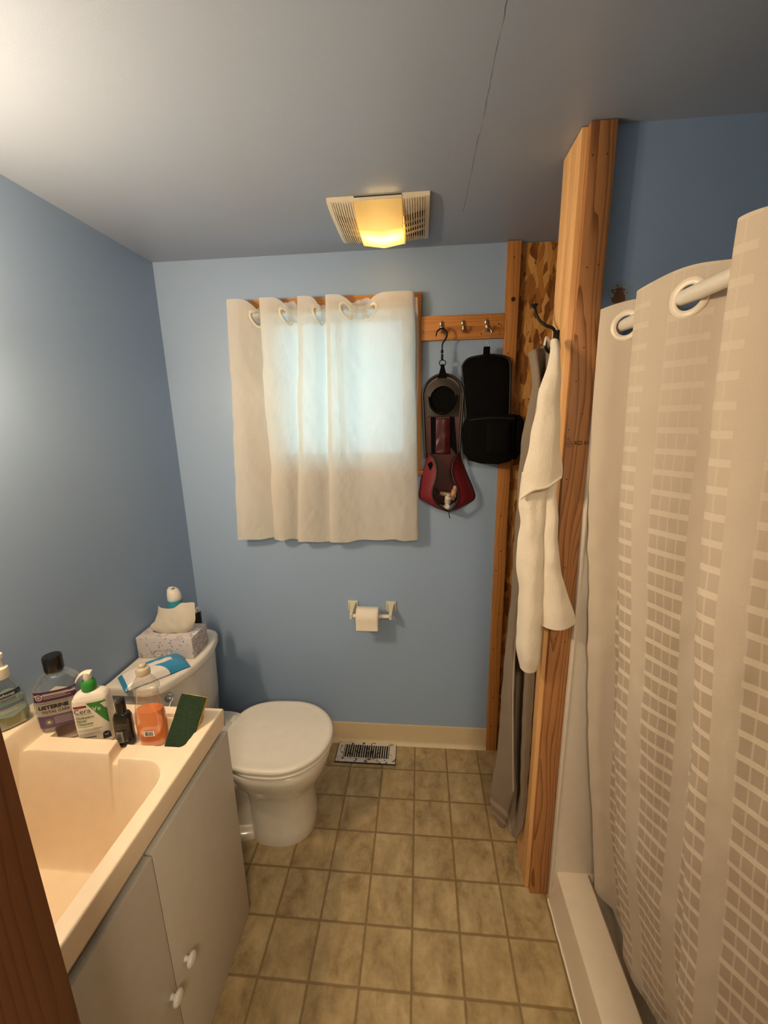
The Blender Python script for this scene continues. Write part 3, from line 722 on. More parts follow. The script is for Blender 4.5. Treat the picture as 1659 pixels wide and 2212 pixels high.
bm = bmesh.new(); rings(bm, [*[egg(z, xb, xf, w, 2.0, 64, -.515) for z, xb, xf, w in ((.3995, -.732, -.334, .172), (.4000, -.738, -.320, .184), (.406, -.743, -.316, .188), (.414, -.743, -.317, .187), (.419, -.740, -.323, .181), (.4205, -.728, -.336, .168), (.4190, -.722, -.343, .161), (.4205, -.715, -.36, .145), (.4225, -.65, -.43, .07))]]); fixn(bm); obj('lid', bm, m_white, to, angle=50)
for dy in (-.08, .08): B('hinge', (-.765, YC+dy-.018, .378), (-.725, YC+dy+.018, .405), m_white, to, .005)
# items on the tank
tb = thing('tissue_box', 'tissue box with grey flower pattern on the toilet tank', 'tissue box', (-.945, .232, .7405), math.radians(2))
t = NT('tissue_box_print'); co = t.co(); base = srgb('#c4bdbd')
v1 = t.n('ShaderNodeTexVoronoi', {'Vector': co, 'Scale': 85.0}).outputs[0]; v2 = t.n('ShaderNodeTexVoronoi', {'Vector': co, 'Scale': 19.0}); 
rays = t.noise(co, 95, 2, .5, 1.5)
c = t.mix(t.math('LESS_THAN', v1, .22), base, srgb('#6f6873'))
fl_ = t.math('MULTIPLY', t.math('LESS_THAN', v2.outputs[0], .42), t.math('GREATER_THAN', rays, .52)); c = t.mix(t.math('MULTIPLY', fl_, .6), c, srgb('#6f6a7a'))
ring_ = t.math('LESS_THAN', t.math('ABSOLUTE', t.math('SUBTRACT', v2.outputs[0], .16)), .035); c = t.mix(t.math('MULTIPLY', ring_, .6), c, srgb('#f2eef0'))
t.set(Base_Color=c, Roughness=.5)
bm = bmesh.new(); box(bm, (-.109, -.058, 0), (.109, .058, .084), .001); obj('carton', bm, t.m, tb)
LT('slot', [(.02, .0842), (.019, .0846)], m_dark, tb, 24)
bm = bmesh.new(); rings(bm, [sup(0, .0, .075, .022, 2.4, 32, .0842), sup(0, .0, .074, .021, 2.4, 32, .0848)]); fixn(bm)
bpy.data.objects.remove(tb.children[-1]); obj('slot', bm, m_dark, tb)
m_tis = cloth_mat('tissue_paper', '#e6dccb', .3, bump=.2)
lev = [[(-.040, .000, .190), (-.015, -.014, .186), (.030, -.016, .187), (.062, -.010, .206), (.112, -.008, .207)],
       [(-.046, -.002, .160), (-.018, -.018, .160), (.030, -.022, .160), (.068, -.020, .168), (.110, -.010, .168)],
       [(-.058, -.004, .130), (-.022, -.024, .130), (.032, -.026, .130), (.074, -.026, .132), (.106, -.012, .134)],
       [(-.080, -.004, .106), (-.036, -.026, .104), (.035, -.028, .104), (.074, -.026, .106), (.096, -.010, .110)],
       [(-.080, -.004, .088), (-.034, -.022, .087), (.030, -.022, .087), (.066, -.018, .087), (.080, -.006, .090)],
       [(-.070, .0, .078), (-.030, -.010, .078), (.030, -.010, .078), (.060, -.010, .078), (.070, .0, .078)]]
obj('tissue', loft_sheet(lev, 40, 30, .002, 40), m_tis, tb)
tp_ = thing('wipes_packet', 'blue and white packet of wipes lying on the toilet tank', 'packet', (-.930, .085, .7405), math.radians(48))
lev = []
def pk(x, y):
    e = max(0, 1-(abs(x)/.105)**3)*max(0, 1-(abs(y)/.055)**4); return .003 + .032*e**.6 + .0025*noise.noise(Vector((x*50, y*50, 0)))
V, Fc, uv = surf(lambda u, v: Vector((u, v, pk(u, v))), -.105, .105, 44, -.055, .055, 24)
n0 = len(V); V += [Vector((p.x, p.y, .0005)) for p in V]; Fc += [tuple(i+n0 for i in f[::-1]) for f in Fc]
t = NT('wipes_print'); co = t.co(); s = t.n('ShaderNodeSeparateXYZ', {0: co}); wv = t.math('ADD', s.outputs[0], t.math('MULTIPLY', s.outputs[1], .9))
m1 = t.math('LESS_THAN', wv, -.012); st = t.math('MULTIPLY', t.math('LESS_THAN', t.math('ABSOLUTE', t.math('SUBTRACT', s.outputs[1], .0)), .012), t.math('LESS_THAN', t.math('ABSOLUTE', t.math('SUBTRACT', s.outputs[0], .02)), .04))
m2 = t.math('GREATER_THAN', s.outputs[0], -.093)
c = t.mix(t.math('MULTIPLY', t.math('MAXIMUM', m1, st), m2), srgb('#2f86b5'), srgb('#ded9d6')); t.set(Base_Color=c, Roughness=.25); wp_m = t.m
obj('packet_film', (V, Fc), wp_m, tp_)
p = Print(lambda x, z, off: Vector((x, z, pk(x, z)+.001))); p.text('WIPES', .052, .020, .016, k_navy, 0); p.bars(.06, .09, -.045, -.033, 1, wp_m)
sp_ = thing('air_freshener_can', 'white capped teal spray can behind the tissue box', 'spray can', (-.985, .335, .7405))
LT('can', [(.026, 0), (.0275, .004), (.0275, .163), (.0265, .167)], plain('can_teal', '#2f8ea0', .3), sp_, 36)
bm = bmesh.new(); lathe(bm, [(.0265, .167), (.0275, .169), (.027, .184), (.0245, .200), (.019, .210), (.008, .213)], 36); fixn(bm)
for v in bm.verts:
    if v.co.z > .185: v.co.z += -v.co.x*.4 + .002
obj('cap', bm, m_white, sp_)
LT('nozzle_recess', [(.010, .2148), (.0098, .2152)], m_nickel, sp_, 20, (-.004, -.002, .001))
c2 = thing('aerosol_can', 'small dark aerosol can half hidden behind the tissue box', 'spray can', (-.927, .378, .7405))
LT('can', [(.018, 0), (.019, .003), (.019, .085), (.017, .092)], m_blkpl, c2, 28); LT('cap', [(.0165, .090), (.0165, .100), (.013, .108), (.005, .110)], m_chrome, c2, 28)
# ---------------------------------------------------------------- toilet paper
tp = thing('toilet_paper_holder', 'cream wall bracket holder carrying the toilet roll on the back wall', 'holder', (-.20, YB, .745))
m_brk = plain('holder_cream', '#cfccb4', .3)
for nm, x in (('bracket', -.0905), ('bracket', .0905)):
    bm = bmesh.new(); box(bm, (x-.024, -.008, -.012), (x+.024, 0, .040), .003)
    rings(bm, [[Vector((x-w, y, z1)), Vector((x+w, y, z1)), Vector((x+w, y, z0)), Vector((x-w, y, z0))] for y, w, z0, z1 in ((-.006, .020, -.008, .036), (-.018, .013, -.010, .030), (-.035, .0085, -.014, .018), (-.070, .0065, -.022, .004), (-.074, .0055, -.020, .001))]); fixn(bm)
    obj(nm, bm, m_brk, tp, angle=30)
T('spindle', [(-.088, -.06, -.010), (.088, -.06, -.010)], .0095, m_white, tp, 20)
tr_ = thing('toilet_roll', 'white toilet paper roll hanging on the wall holder', 'toilet roll', (-.214, YB-.060, .738))
m_tpr = plain('tissue_white', '#ece2d2', .9, bump=.2, bscale=120)
bm = bmesh.new(); prof = [(.0105, -.051), (.040, -.051), (.0405, -.050), (.0405, .050), (.040, .051), (.0105, .051)]
rs = []
for k in range(48):
    a = 2*PI*k/48; rs.append([Vector((z, r*math.cos(a), r*math.sin(a))) for r, z in prof])
rs.append(rs[0]); rings(bm, rs, closed=True, cap=False); bmesh.ops.remove_doubles(bm, verts=bm.verts, dist=1e-6); fixn(bm); obj('roll', bm, m_tpr, tr_)
V, Fc, _ = surf(lambda u, v: Vector((u, -.0415 - .001*math.sin(v*60), v)) if v < 0 else Vector((u, -.0415*math.cos(v/.0415), .0415*math.sin(v/.0415))), -.0505, .0505, 10, -.057 , .06, 26)
solid(obj('loose_sheet', (V, Fc), m_tpr, tr_), .0006)
# ---------------------------------------------------------------- floor register
rg = thing('floor_register', 'white rusty floor vent register against the back baseboard', 'vent', (-.240, .549, 0))
t = NT('rusty_white'); nz = t.noise(t.co(), 55, 5, .7); t.set(Base_Color=t.mix(t.math('GREATER_THAN', nz, .575), srgb('#cfc9c2'), srgb('#2a1a18')), Roughness=.5)
bm = bmesh.new()
ox, oy = .146, .066; ix, iy = .113, .040
for lo, hi in (((-ox, -oy, 0), (ox, -iy, .006)), ((-ox, iy, 0), (ox, oy, .006)), ((-ox, -iy, 0), (-ix, iy, .006)), ((ix, -iy, 0), (ox, iy, .006))): box(bm, lo, hi, .0015)
obj('frame', bm, t.m, rg); B('dark_well', (-ox-.004, -oy-.006, 0), (ox+.002, oy, .0018), m_dark, rg)
bm = bmesh.new(); random.seed(3)
for i in range(20):
    x = -ix + (2*ix)*(i+.5)/20 + random.uniform(-.0008, .0008); box(bm, (x-.0019, -iy-.004, .0025), (x+.0016, iy+.004, .0052))
obj('louver', bm, t.m, rg)
# ---------------------------------------------------------------- window curtains
def curtmat(): return cloth_mat('white_cotton', '#f3ecdf', .38, bump=.75, bscale=500, see=.10)
m_curt = curtmat()
TOP = [(-.735, .545), (-.700, .540), (-.640, .556), (-.598, .580), (-.585, .572), (-.603, .546), (-.570, .540), (-.520, .552), (-.462, .580), (-.440, .572), (-.450, .546), (-.425, .542), (-.385, .552), (-.352, .578), (-.330, .570), (-.339, .546), (-.315, .540), (-.265, .552), (-.205, .572), (-.150, .552), (-.090, .540), (-.040, .540), (-.006, .546), (.004, .560), (.000, .576)]
BOT = [(-.792, .548), (-.755, .540), (-.690, .552), (-.620, .578), (-.600, .572), (-.621, .546), (-.590, .538), (-.555, .548), (-.525, .576), (-.505, .572), (-.512, .546), (-.480, .538), (-.435, .552), (-.385, .576), (-.362, .570), (-.370, .546), (-.335, .538), (-.29, .550), (-.230, .560), (-.160, .552), (-.100, .542), (-.060, .540), (-.028, .545), (.014, .556), (.022, .576)]
NU = 260
tU = crom([(a, b, 0) for a, b in TOP], NU+1); bU = crom([(a, b, 0) for a, b in BOT], NU+1)
acc = [0]
for a, b in zip(tU, tU[1:]): acc.append(acc[-1] + (b-a).length)
LEN = acc[-1]
def arc(s):
    s = max(0, min(LEN, s)); lo = 0; hi = NU
    while hi-lo > 1:
        m_ = (lo+hi)//2
        if acc[m_] <= s: lo = m_
        else: hi = m_
    return lo + (s-acc[lo])/max(1e-9, acc[hi]-acc[lo])
def lerpl(L, t):
    i = max(0, min(len(L)-2, int(t))); return L[i].lerp(L[i+1], t-i)
ZT, ZB = 2.086, 1.098
def ctop(s):       # top hem rises on the front of each fold and dips at the eyelets
    y = lerpl(tU, arc(s)).y; return ZT - .040*sst(.543, .572, y) 
def CS(s, v):      # v: 0 bottom .. 1 top
    k = arc(s); a = lerpl(tU, k); b = lerpl(bU, k); f = 1-v
    p = a.lerp(b, f**1.15); zt = ctop(s); zb = ZB + .008*math.sin(s*9) + .003*math.sin(s*47)
    z = zb + (zt-zb)*v
    w = noise.noise(Vector((s*7, v*4, 1)))*.009*min(1, f*4) + noise.noise(Vector((s*22 + v*9, v*11, 5)))*.0042*min(1, f*4) + noise.noise(Vector((s*50 - v*22, v*20, 9)))*.0012*min(1, f*4)
    return Vector((p.x + w*.4, p.y + w, z))
def sat(x0, near=None):   # arclength where the top line crosses x0 in front portions
    best = min(range(NU+1), key=lambda i: abs(tU[i].x-x0) + abs(tU[i].y-.560)*1.2); return acc[best]
cu = thing('window_curtain', 'short white eyelet curtain over the window on the back wall', 'curtain', (0, 0, 0))
HV = ZT-ZB
def CS2(s, z): return CS(s, (z-ZB)/(ctop(s)-ZB))
eye = [sat(-.622), sat(-.500), sat(-.372), sat(-.262), sat(-.165)]
def CSm(s, m_): # metric v (0..HV)
    return CS(s, m_/HV)
holes = [(s, HV-.043 + 0.0, .019) for s in eye]
V, Fc, uv = surf(CSm, 0, LEN, 420, 0, HV, 230, holes)
obj('cloth', (V, Fc, uv), m_curt, cu, angle=180)
m_ring = plain('eyelet_plastic', '#e2dac6', .3)
for s in eye: eyelet('eyelet', CSm, s, HV-.043, .0185, .0275, m_ring, cu, .0012, 1)
T('curtain_rod', [(-.70, .566, 2.030), (.010, .566, 2.030)], .007, m_white, None, 12)
rd = bpy.data.objects['curtain_rod']; tag(rd, 'thin white rod carrying the curtains above the window', 'curtain rod')
# inner gathered sheer on the same rod
def IS(u, v):
    ph = u*150 + 1.3*math.sin(u*23); a = .006*(1 - .35*abs(v-2.03)/.6)
    y = .591 + a*.7*math.sin(ph) + .002*math.sin(u*37)
    z = v + (.005*math.sin(u*61) + .006*math.sin(u*23) + .004*math.sin(ph*1.15))*(1 if v > 2.045 else 0)
    hd = sst(1.985, 2.014, v)
    y = y + (.5578 + .003*math.sin(ph*1.15)  - y)*hd
    if abs(v-2.030) < .012: y -= .0025
    x = u + .003*math.cos(ph) + .012*(1 if u > -.02 else 0)*math.sin((2.05-v)*9)*.4
    return Vector((x, y, z))
V, Fc, uv = surf(IS, -.68, .018, 700, 1.41, 2.060, 90)
inn = obj('inner_curtain', (V, Fc, uv), cloth_mat('white_sheer', '#e8ebe6', .55, bump=.1, see=.35), angle=180)
tag(inn, 'thin gathered white liner curtain behind the eyelet curtain', 'curtain')
# ---------------------------------------------------------------- hook rail
rk = thing('hook_rail', 'short pine board with three hooks on the back wall', 'hook rail', (.19, YB, 1.963))
bm = bmesh.new(); box(bm, (.0295-.19, -.019, -.0455), (.3525-.19, 0, .0445), .002); obj('board', bm, m_woodx, rk)
for x, z, r in ((-.153, -.010, .0022), (.150, .000, .0022), (.075, -.028, .003), (.140, .006, .003), (-.03, -.02, .0012)): LT('screw_hole', [(r, 0), (r, -.0005), (r*.4, -.0007)], k_nail, rk, 10, (x, -.019, z), 'Y')
for x in (-.083, .001, .091):
    bm = bmesh.new()
    rings(bm, [sup(x, -.019-d, w, h, 2, 20) for d, w, h in ()]) if 0 else None
    tube(bm, [(x, -.022, .014), (x, -.026, .002), (x, -.030, -.014), (x, -.040, -.022), (x, -.048, -.016), (x, -.050, -.006)], lambda t: .0042 + .0022*math.sin(PI*min(1, t*1.6)), 12, 22)
    bmesh.ops.create_uvsphere(bm, u_segments=16, v_segments=10, radius=.0078, matrix=Matrix.Translation((x, -.0235, .014)) @ Matrix.Diagonal((1, .7, 1.35, 1)))
    bmesh.ops.create_uvsphere(bm, u_segments=12, v_segments=8, radius=.0055, matrix=Matrix.Translation((x, -.050, -.006)))
    obj('hook', bm, m_nickel, rk)
# ---------------------------------------------------------------- red toiletry bag
rb = thing('red_toiletry_bag', 'open red and black hanging toiletry bag on the left rail hook', 'toiletry bag', (.113, .575, 1.94))
RO = Vector((.113, .575, 1.94))
def rr(pts): return [Vector(p) - RO for p in pts]
m_red = plain('red_nylon', '#6f101d', .6, bump=.25, bscale=90); m_dred = plain('dark_red_vinyl', '#430d17', .28)
m_mesh = plain('grey_mesh', '#37302a', .6, bump=.5, bscale=400)
m_pip = plain('black_piping', '#0d0b0a', .6); m_pip2 = plain('brown_zip', '#3a2c22', .5)
T('hook', rr([(.087, .562, 1.925), (.089, .562, 1.940), (.100, .562, 1.951), (.114, .562, 1.952), (.125, .562, 1.942), (.128, .562, 1.925), (.120, .562, 1.910), (.112, .562, 1.898), (.1105, .562, 1.880), (.1105, .562, 1.866)]), lambda t: .0022 + .0012*math.sin(PI*t), m_blk, rb, 10, 40)
bm = bmesh.new(); lathe(bm, [(.002, .862), (.005, .864), (.0055, .872), (.003, .876)], 14, (.1105-RO.x, .562-RO.y, 1-RO.z)); box(bm, Vector((.1065, .558, 1.836))-RO, Vector((.1150, .566, 1.860))-RO, .001); fixn(bm); obj('swivel', bm, m_blk, rb)
T('ring', [Vector((.1125 + .0125*math.sin(a), .562, 1.827 + .011*math.cos(a)))-RO for a in [2*PI*i/24 for i in range(25)]], .0018, m_blk, rb, 8)
PR('strap', [(a-RO.x, b-RO.z) for a, b in ((.106, 1.822), (.120, 1.822), (.121, 1.808), (.133, 1.772), (.095, 1.772), (.105, 1.808))], .560-RO.y, .568-RO.y, m_blkcloth, rb, .001)
def oval(cx, z0, z1, w, n=40, taper=0):
    out = []; r = w
    for i in range(n//2+1):
        a = PI*i/(n//2); out.append((cx + w*math.cos(a), z1 - r + r*math.sin(a)))
    out += [(cx - w + taper, z0), (cx + w - taper, z0)]; return out
# back panel (upper compartment) : x .038-.198, z 1.47-1.785
o1 = oval(.117, 1.455, 1.786, .081, taper=.012)
PR('back_panel', [(a-RO.x, b-RO.z) for a, b in o1], .590-RO.y, .602-RO.y, m_dred, rb, .003)
bm = bmesh.new(); L_ = [Vector((a, .583, b))-RO for a, b in [(.048 - .012*q/8, 1.455 + .25*q/8) for q in range(8)] + o1[:-2][::-1] + [(.198 - .012*q/8, 1.705 - .25*q/8) for q in range(1, 9)]]
tube(bm, L_, .0055, 10, 70); fixn(bm); obj('piping', bm, m_pip, rb)
bm = bmesh.new(); tube(bm, [p + Vector((0, -.004, 0)) for p in L_], .003, 8, 70); fixn(bm); obj('zip', bm, m_pip2, rb)
# mesh pocket, bulged, with a dark oval mouth
def pocket(u, v):   # u -1..1, v 0..1 (bottom..top)
    x = .117 + .072*u*min(1, .9+.1*v); z = 1.622 + .150*v*(1-.30*u*u); return Vector((x, .584 - .022*(1-u*u)*(.35+.65*math.sin(PI*min(1, v*1.05))), z)) - RO
V, Fc, uv = surf(pocket, -1, 1, 110, 0, 1, 90)
keep = []
for q in Fc:
    c = sum((V[i] for i in q), Vector())/4 + RO
    if ((c.x-.117)/.052)**2 + ((c.z-1.688)/.052)**2 > 1: keep.append(q)
solid(obj('mesh_pocket', (V, keep), m_mesh, rb), .001)
bm = bmesh.new(); prism(bm, [(.117 + .058*math.cos(a)-RO.x, 1.688 + .060*math.sin(a)-RO.z) for a in [2*PI*i/30 for i in range(30)]], .580-RO.y, .588-RO.y); fixn(bm); obj('pocket_mouth', bm, m_blkcloth, rb)
T('pocket_rim', rr([(.060, .572, 1.700), (.068, .566, 1.660), (.090, .560, 1.638), (.117, .556, 1.632), (.146, .560, 1.644), (.165, .566, 1.672), (.172, .572, 1.705)]), .0035, m_blkcloth, rb, 8, 30)
PR('side_strap', [(a-RO.x, b-RO.z) for a, b in ((.068, 1.62), (.088, 1.62), (.088, 1.47), (.072, 1.47))], .584-RO.y, .590-RO.y, m_blkcloth, rb)
PR('side_strap', [(a-RO.x, b-RO.z) for a, b in ((.145, 1.62), (.165, 1.62), (.180, 1.46), (.150, 1.50))], .584-RO.y, .590-RO.y, m_blkcloth, rb)
V, Fc, _ = surf(lambda u, v: Vector((u, .581 - .006*math.sin(PI*(u-.088)/.06) + .002*noise.noise(Vector((u*60, v*40, 0))), v))-RO, .088, .150, 12, 1.47, 1.615, 20)
solid(obj('red_pocket', (V, Fc), m_dred, rb), .002)
# lower pouch: back, two wings, mouth
PR('pouch_back', [(a-RO.x, b-RO.z) for a, b in ((.055, 1.47), (.185, 1.47), (.205, 1.36), (.185, 1.27), (.15, 1.245), (.09, 1.255), (.06, 1.30), (.045, 1.38))], .594-RO.y, .604-RO.y, m_dred, rb, .002)
def wing(inner, outer, nm):
    # inner, outer: polylines top->bottom with depth
    n = 26; a = crom(inner, n); b = crom(outer, n); m_ = 12; V = []; Fc = []
    for j in range(n):
        for i in range(m_+1):
            f = i/m_; p_ = a[j].lerp(b[j], f); bul = math.sin(PI*f)*.010*math.sin(PI*j/(n-1)); V.append(p_ + Vector((0, -bul, 0)) + noise.noise_vector(p_*45)*.0016 - RO)
    for j in range(n-1):
        for i in range(m_): q = j*(m_+1)+i; Fc.append((q, q+1, q+m_+2, q+m_+1))
    return solid(obj(nm, (V, Fc), m_red, rb), .003)
inL = [(.062, .572, 1.470), (.082, .555, 1.452), (.093, .540, 1.415), (.090, .532, 1.375), (.078, .528, 1.335), (.078, .528, 1.30), (.095, .530, 1.270), (.128, .536, 1.243), (.140, .545, 1.235)]
ouL = [(.056, .588, 1.470), (.050, .590, 1.440), (.042, .592, 1.405), (.032, .592, 1.370), (.026, .590, 1.330), (.022, .588, 1.287), (.050, .575, 1.268), (.095, .560, 1.245), (.138, .552, 1.232)]
inR = [(.188, .572, 1.478), (.168, .555, 1.452), (.156, .540, 1.415), (.160, .532, 1.375), (.178, .528, 1.338), (.182, .528, 1.30), (.172, .530, 1.265), (.152, .536, 1.240), (.142, .545, 1.235)]
ouR = [(.190, .588, 1.475), (.198, .590, 1.440), (.212, .592, 1.405), (.232, .592, 1.360), (.247, .590, 1.325), (.257, .588, 1.292), (.245, .575, 1.272), (.190, .560, 1.245), (.145, .552, 1.232)]
wing(inL, ouL, 'pouch_wing'); wing(ouR, inR, 'pouch_wing')
T('mouth_zip', [Vector(p)-RO+Vector((0, -.002, 0)) for p in inL], .0042, m_pip, rb, 8, 40); T('mouth_zip', [Vector(p)-RO+Vector((0, -.002, 0)) for p in inR], .0042, m_pip, rb, 8, 40)
T('outer_piping', [Vector(p)-RO for p in ouR], .0028, m_pip, rb, 8, 40); T('outer_piping', [Vector(p)-RO for p in ouL], .0028, m_pip, rb, 8, 40)
T('zip_pull', rr([(.141, .545, 1.236), (.146, .542, 1.225), (.148, .542, 1.212), (.151, .544, 1.203)]), .002, m_pip, rb, 8, 10)
V, Fc, _ = surf(lambda u, v: Vector((.084+.012*u + .05*v, .545 + .03*u, 1.335 - .085*v - .012*u))-RO, 0, 1, 8, 0, 1, 14)
solid(obj('mesh_lining', (V, Fc), m_mesh, rb), .001)
PR('wing_tab', [(.0555-RO.x, 1.432-RO.z), (.072-RO.x, 1.442-RO.z), (.078-RO.x, 1.425-RO.z), (.066-RO.x, 1.405-RO.z)], .552-RO.y, .556-RO.y, m_blkcloth, rb)
# little bottles inside the pouch
def small(name, label, p, r, h, rot, m, tip=True):
    t = thing(name, label, 'travel bottle', p, 0, None, rot)
    LT('body', [(r*.8, 0), (r, .003), (r, h*.8), (r*.55, h*.92), (r*.5, h*.93)], m, t, 20)
    LT('cap', [(r*.55, h*.92), (r*.5, h*1.1), (r*.2, h*1.14), (r*.18, h*1.25)] if tip else [(r*.85, h*.9), (r*.85, h*1.15), (r*.3, h*1.17)], m, t, 18)
m_off = plain('offwhite_plastic', '#cfc4b4', .4)
small('travel_bottle', 'small white dropper bottle in the mouth of the red toiletry bag', (.140, .566, 1.262), .0135, .042, (math.radians(28), math.radians(4), 0), m_off)
small('travel_jar', 'round white cap at the bottom of the red toiletry bag', (.137, .562, 1.245), .013, .016, (math.radians(60), 0, 0), m_off, False)
small('cream_tube', 'beige tube lying across the red toiletry bag', (.108, .578, 1.304), .0095, .060, (0, math.radians(100), 0), plain('tube_beige', '#a8917c', .4), False)
small('lotion_tube', 'peach tube leaning at the right inside the red toiletry bag', (.158, .580, 1.275), .013, .055, (0, math.radians(18), 0), plain('tube_peach', '#b98a68', .4), False)
# ---------------------------------------------------------------- black toiletry bag
kb = thing('black_toiletry_bag', 'black hanging toiletry bag on the right rail hook', 'toiletry bag', (.29, .57, 1.92))
KO = Vector((.29, .57, 1.92))
def kk(pts): return [Vector(p) - KO for p in pts]
T('wire_hook', kk([(.266, .566, 1.932), (.270, .566, 1.944), (.281, .565, 1.950), (.292, .565, 1.945), (.297, .565, 1.934), (.293, .565, 1.922), (.285, .565, 1.908), (.281, .565, 1.898)]), .0014, m_nickel, kb, 8, 30)
T('wire_triangle', kk([(.281, .565, 1.900), (.268, .565, 1.874), (.296, .565, 1.874), (.281, .565, 1.900)]), .0014, m_nickel, kb, 8)
PR('strap', [(a-KO.x, b-KO.z) for a, b in ((.270, 1.882), (.294, 1.882), (.295, 1.850), (.269, 1.850))], .562-KO.y, .569-KO.y, m_blkcloth, kb, .001)
def soft(nm, outline, y0, y1, parent, r=.012, org=KO, m=m_blkcloth):
    # puffy slab: nested outlines
    cx = sum(p[0] for p in outline)/len(outline); cz = sum(p[1] for p in outline)/len(outline)
    def sc(f, y): return [Vector((cx + (p[0]-cx)*f, y, cz + (p[1]-cz)*f))-org for p in outline]
    bm = bmesh.new(); rings(bm, [sc(.97, y1), sc(1, y1-(y1-y0)*.3), sc(1, y0+(y1-y0)*.35), sc(.975, y0+.002), sc(.93, y0), sc(.6, y0-.002)]); fixn(bm)
    return obj(nm, bm, m, parent, angle=60)
def dense(pts, n=60):
    P = [Vector((a, 0, b)) for a, b in pts]; P.append(P[0]); out = []
    for a, b in zip(P, P[1:]):
        k = max(1, int((b-a).length/.01))
        for i in range(k): q = a.lerp(b, i/k); out.append((q.x, q.z))
    return out
top = dense([(.193, 1.80)] + [(.193+.0, 1.815), (.205, 1.838), (.240, 1.848), (.300, 1.853), (.350, 1.846), (.372, 1.830), (.378, 1.80), (.385, 1.60), (.215, 1.60)])
soft('flap_panel', top, .582, .600, kb)
T('flap_piping', [Vector((a, .585, b))-KO for a, b in ((.215, 1.60), (.204, 1.70), (.193, 1.80), (.196, 1.822), (.215, 1.842), (.250, 1.850), (.300, 1.854), (.350, 1.847), (.373, 1.830), (.380, 1.79), (.385, 1.60))], .0045, m_pip, kb, 8, 50)
low = dense([(.212, 1.625), (.396, 1.625), (.400, 1.46), (.385, 1.44), (.335, 1.428), (.270, 1.432), (.222, 1.445), (.208, 1.50)])
soft('pouch', low, .520, .600, kb)
soft('side_pocket', dense([(.205, 1.605), (.222, 1.61), (.228, 1.50), (.222, 1.45), (.205, 1.47), (.198, 1.53), (.198, 1.58)]), .530, .590, kb)
soft('side_pocket', dense([(.392, 1.62), (.415, 1.622), (.430, 1.60), (.432, 1.53), (.425, 1.47), (.405, 1.445), (.392, 1.45)]), .530, .590, kb)
soft('front_pocket', dense([(.285, 1.595), (.375, 1.595), (.378, 1.47), (.285, 1.47)]), .510, .530, kb, m=plain('black_mesh', '#080706', .85, bump=.5, bscale=300, Specular_IOR_Level=.12))
T('pouch_seam', kk([(.215, .517, 1.605), (.30, .515, 1.612), (.39, .517, 1.608)]), .003, m_pip, kb, 8, 14)
# ---------------------------------------------------------------- towels on the post hook
t_terry = cloth_mat('cream_terry', '#e6dccb', .06, bump=1.0, bscale=210)
t_grey = None
def greypat(t, c):
    uv = t.co('UV'); s = t.n('ShaderNodeSeparateXYZ', {0: uv}); v = t.math('ADD', s.outputs[1], t.math('MULTIPLY', s.outputs[0], .25))
    b1 = t.math('LESS_THAN', t.math('ABSOLUTE', t.math('SUBTRACT', v, .165)), .013); b2 = t.math('LESS_THAN', t.math('ABSOLUTE', t.math('SUBTRACT', v, .105)), .010)
    return t.mix(t.math('MULTIPLY', t.math('MAXIMUM', b1, b2), .6), c, srgb('#a89890'))
t_grey = cloth_mat('grey_terry', '#85786a', .06, bump=.9, bscale=260, uvpat=greypat)
gt = thing('grey_bath_towel', 'long grey bath towel hanging behind the white towel', 'towel', (.35, .06, 1.79))
GO = Vector((.35, .06, 1.79))
G = [  # left edge, left panel right edge, recess, recess, right panel, right edge
 [(.316, .060, 1.782), (.330, .050, 1.790), (.345, .066, 1.796), (.358, .060, 1.800), (.366, .050, 1.802), (.372, .050, 1.802)],
 [(.333, .062, 1.690), (.345, .040, 1.690), (.350, .085, 1.690), (.368, .085, 1.690), (.368, .045, 1.690), (.380, .050, 1.690)],
 [(.314, .065, 1.545), (.332, .034, 1.545), (.345, .092, 1.545), (.370, .092, 1.545), (.366, .040, 1.545), (.384, .045, 1.545)],
 [(.311, .068, 1.35), (.324, .034, 1.35), (.342, .095, 1.35), (.370, .095, 1.35), (.362, .036, 1.35), (.384, .040, 1.35)],
 [(.309, .068, 1.05), (.322, .034, 1.05), (.342, .095, 1.05), (.368, .095, 1.05), (.360, .034, 1.05), (.385, .038, 1.05)],
 [(.297, .068, .80), (.320, .034, .80), (.342, .095, .80), (.370, .095, .80), (.358, .034, .80), (.386, .038, .80)],
 [(.293, .070, .50), (.333, .034, .52), (.350, .095, .50), (.378, .098, .50), (.364, .034, .50), (.388, .038, .50)],
 [(.277, .075, .34), (.345, .045, .36), (.352, .090, .34), (.378, .095, .33), (.372, .040, .33), (.390, .040, .33)],
 [(.284, .085, .23), (.330, .070, .23), (.350, .085, .22), (.366, .080, .20), (.374, .055, .21), (.388, .045, .22)],
 [(.315, .090, .150), (.330, .085, .150), (.342, .088, .155), (.356, .080, .130), (.366, .065, .135), (.372, .055, .140)]]
o = obj('cloth', loft_sheet([[Vector(p)-GO for p in l] for l in G], 70, 190, .003, 14), t_grey, gt, angle=180); solid(o, .006)
T('hem', [Vector(l[1])-GO + Vector((0, -.004, 0)) for l in G[1:8]], .0024, plain('hem_grey', '#a79a8c', .9), gt, 8, 60)
V, Fc, uv = surf(lambda u, v: Vector((.317 + .030*u, .062, 1.787 - .03*v + .008*u))-GO, 0, 1, 4, 0, 1, 4)
wt = thing('white_hand_towel', 'cream white hand towel bunched on the black post hook', 'towel', (.36, -.03, 1.79))
WO = Vector((.36, -.03, 1.79))
def ww(levels, nm, nu=60, nv=150, th=.007, j=.0045):
    o = obj(nm, loft_sheet([[Vector(p)-WO for p in l] for l in levels], nu, nv, j, 16), t_terry, wt, angle=180); return solid(o, th)
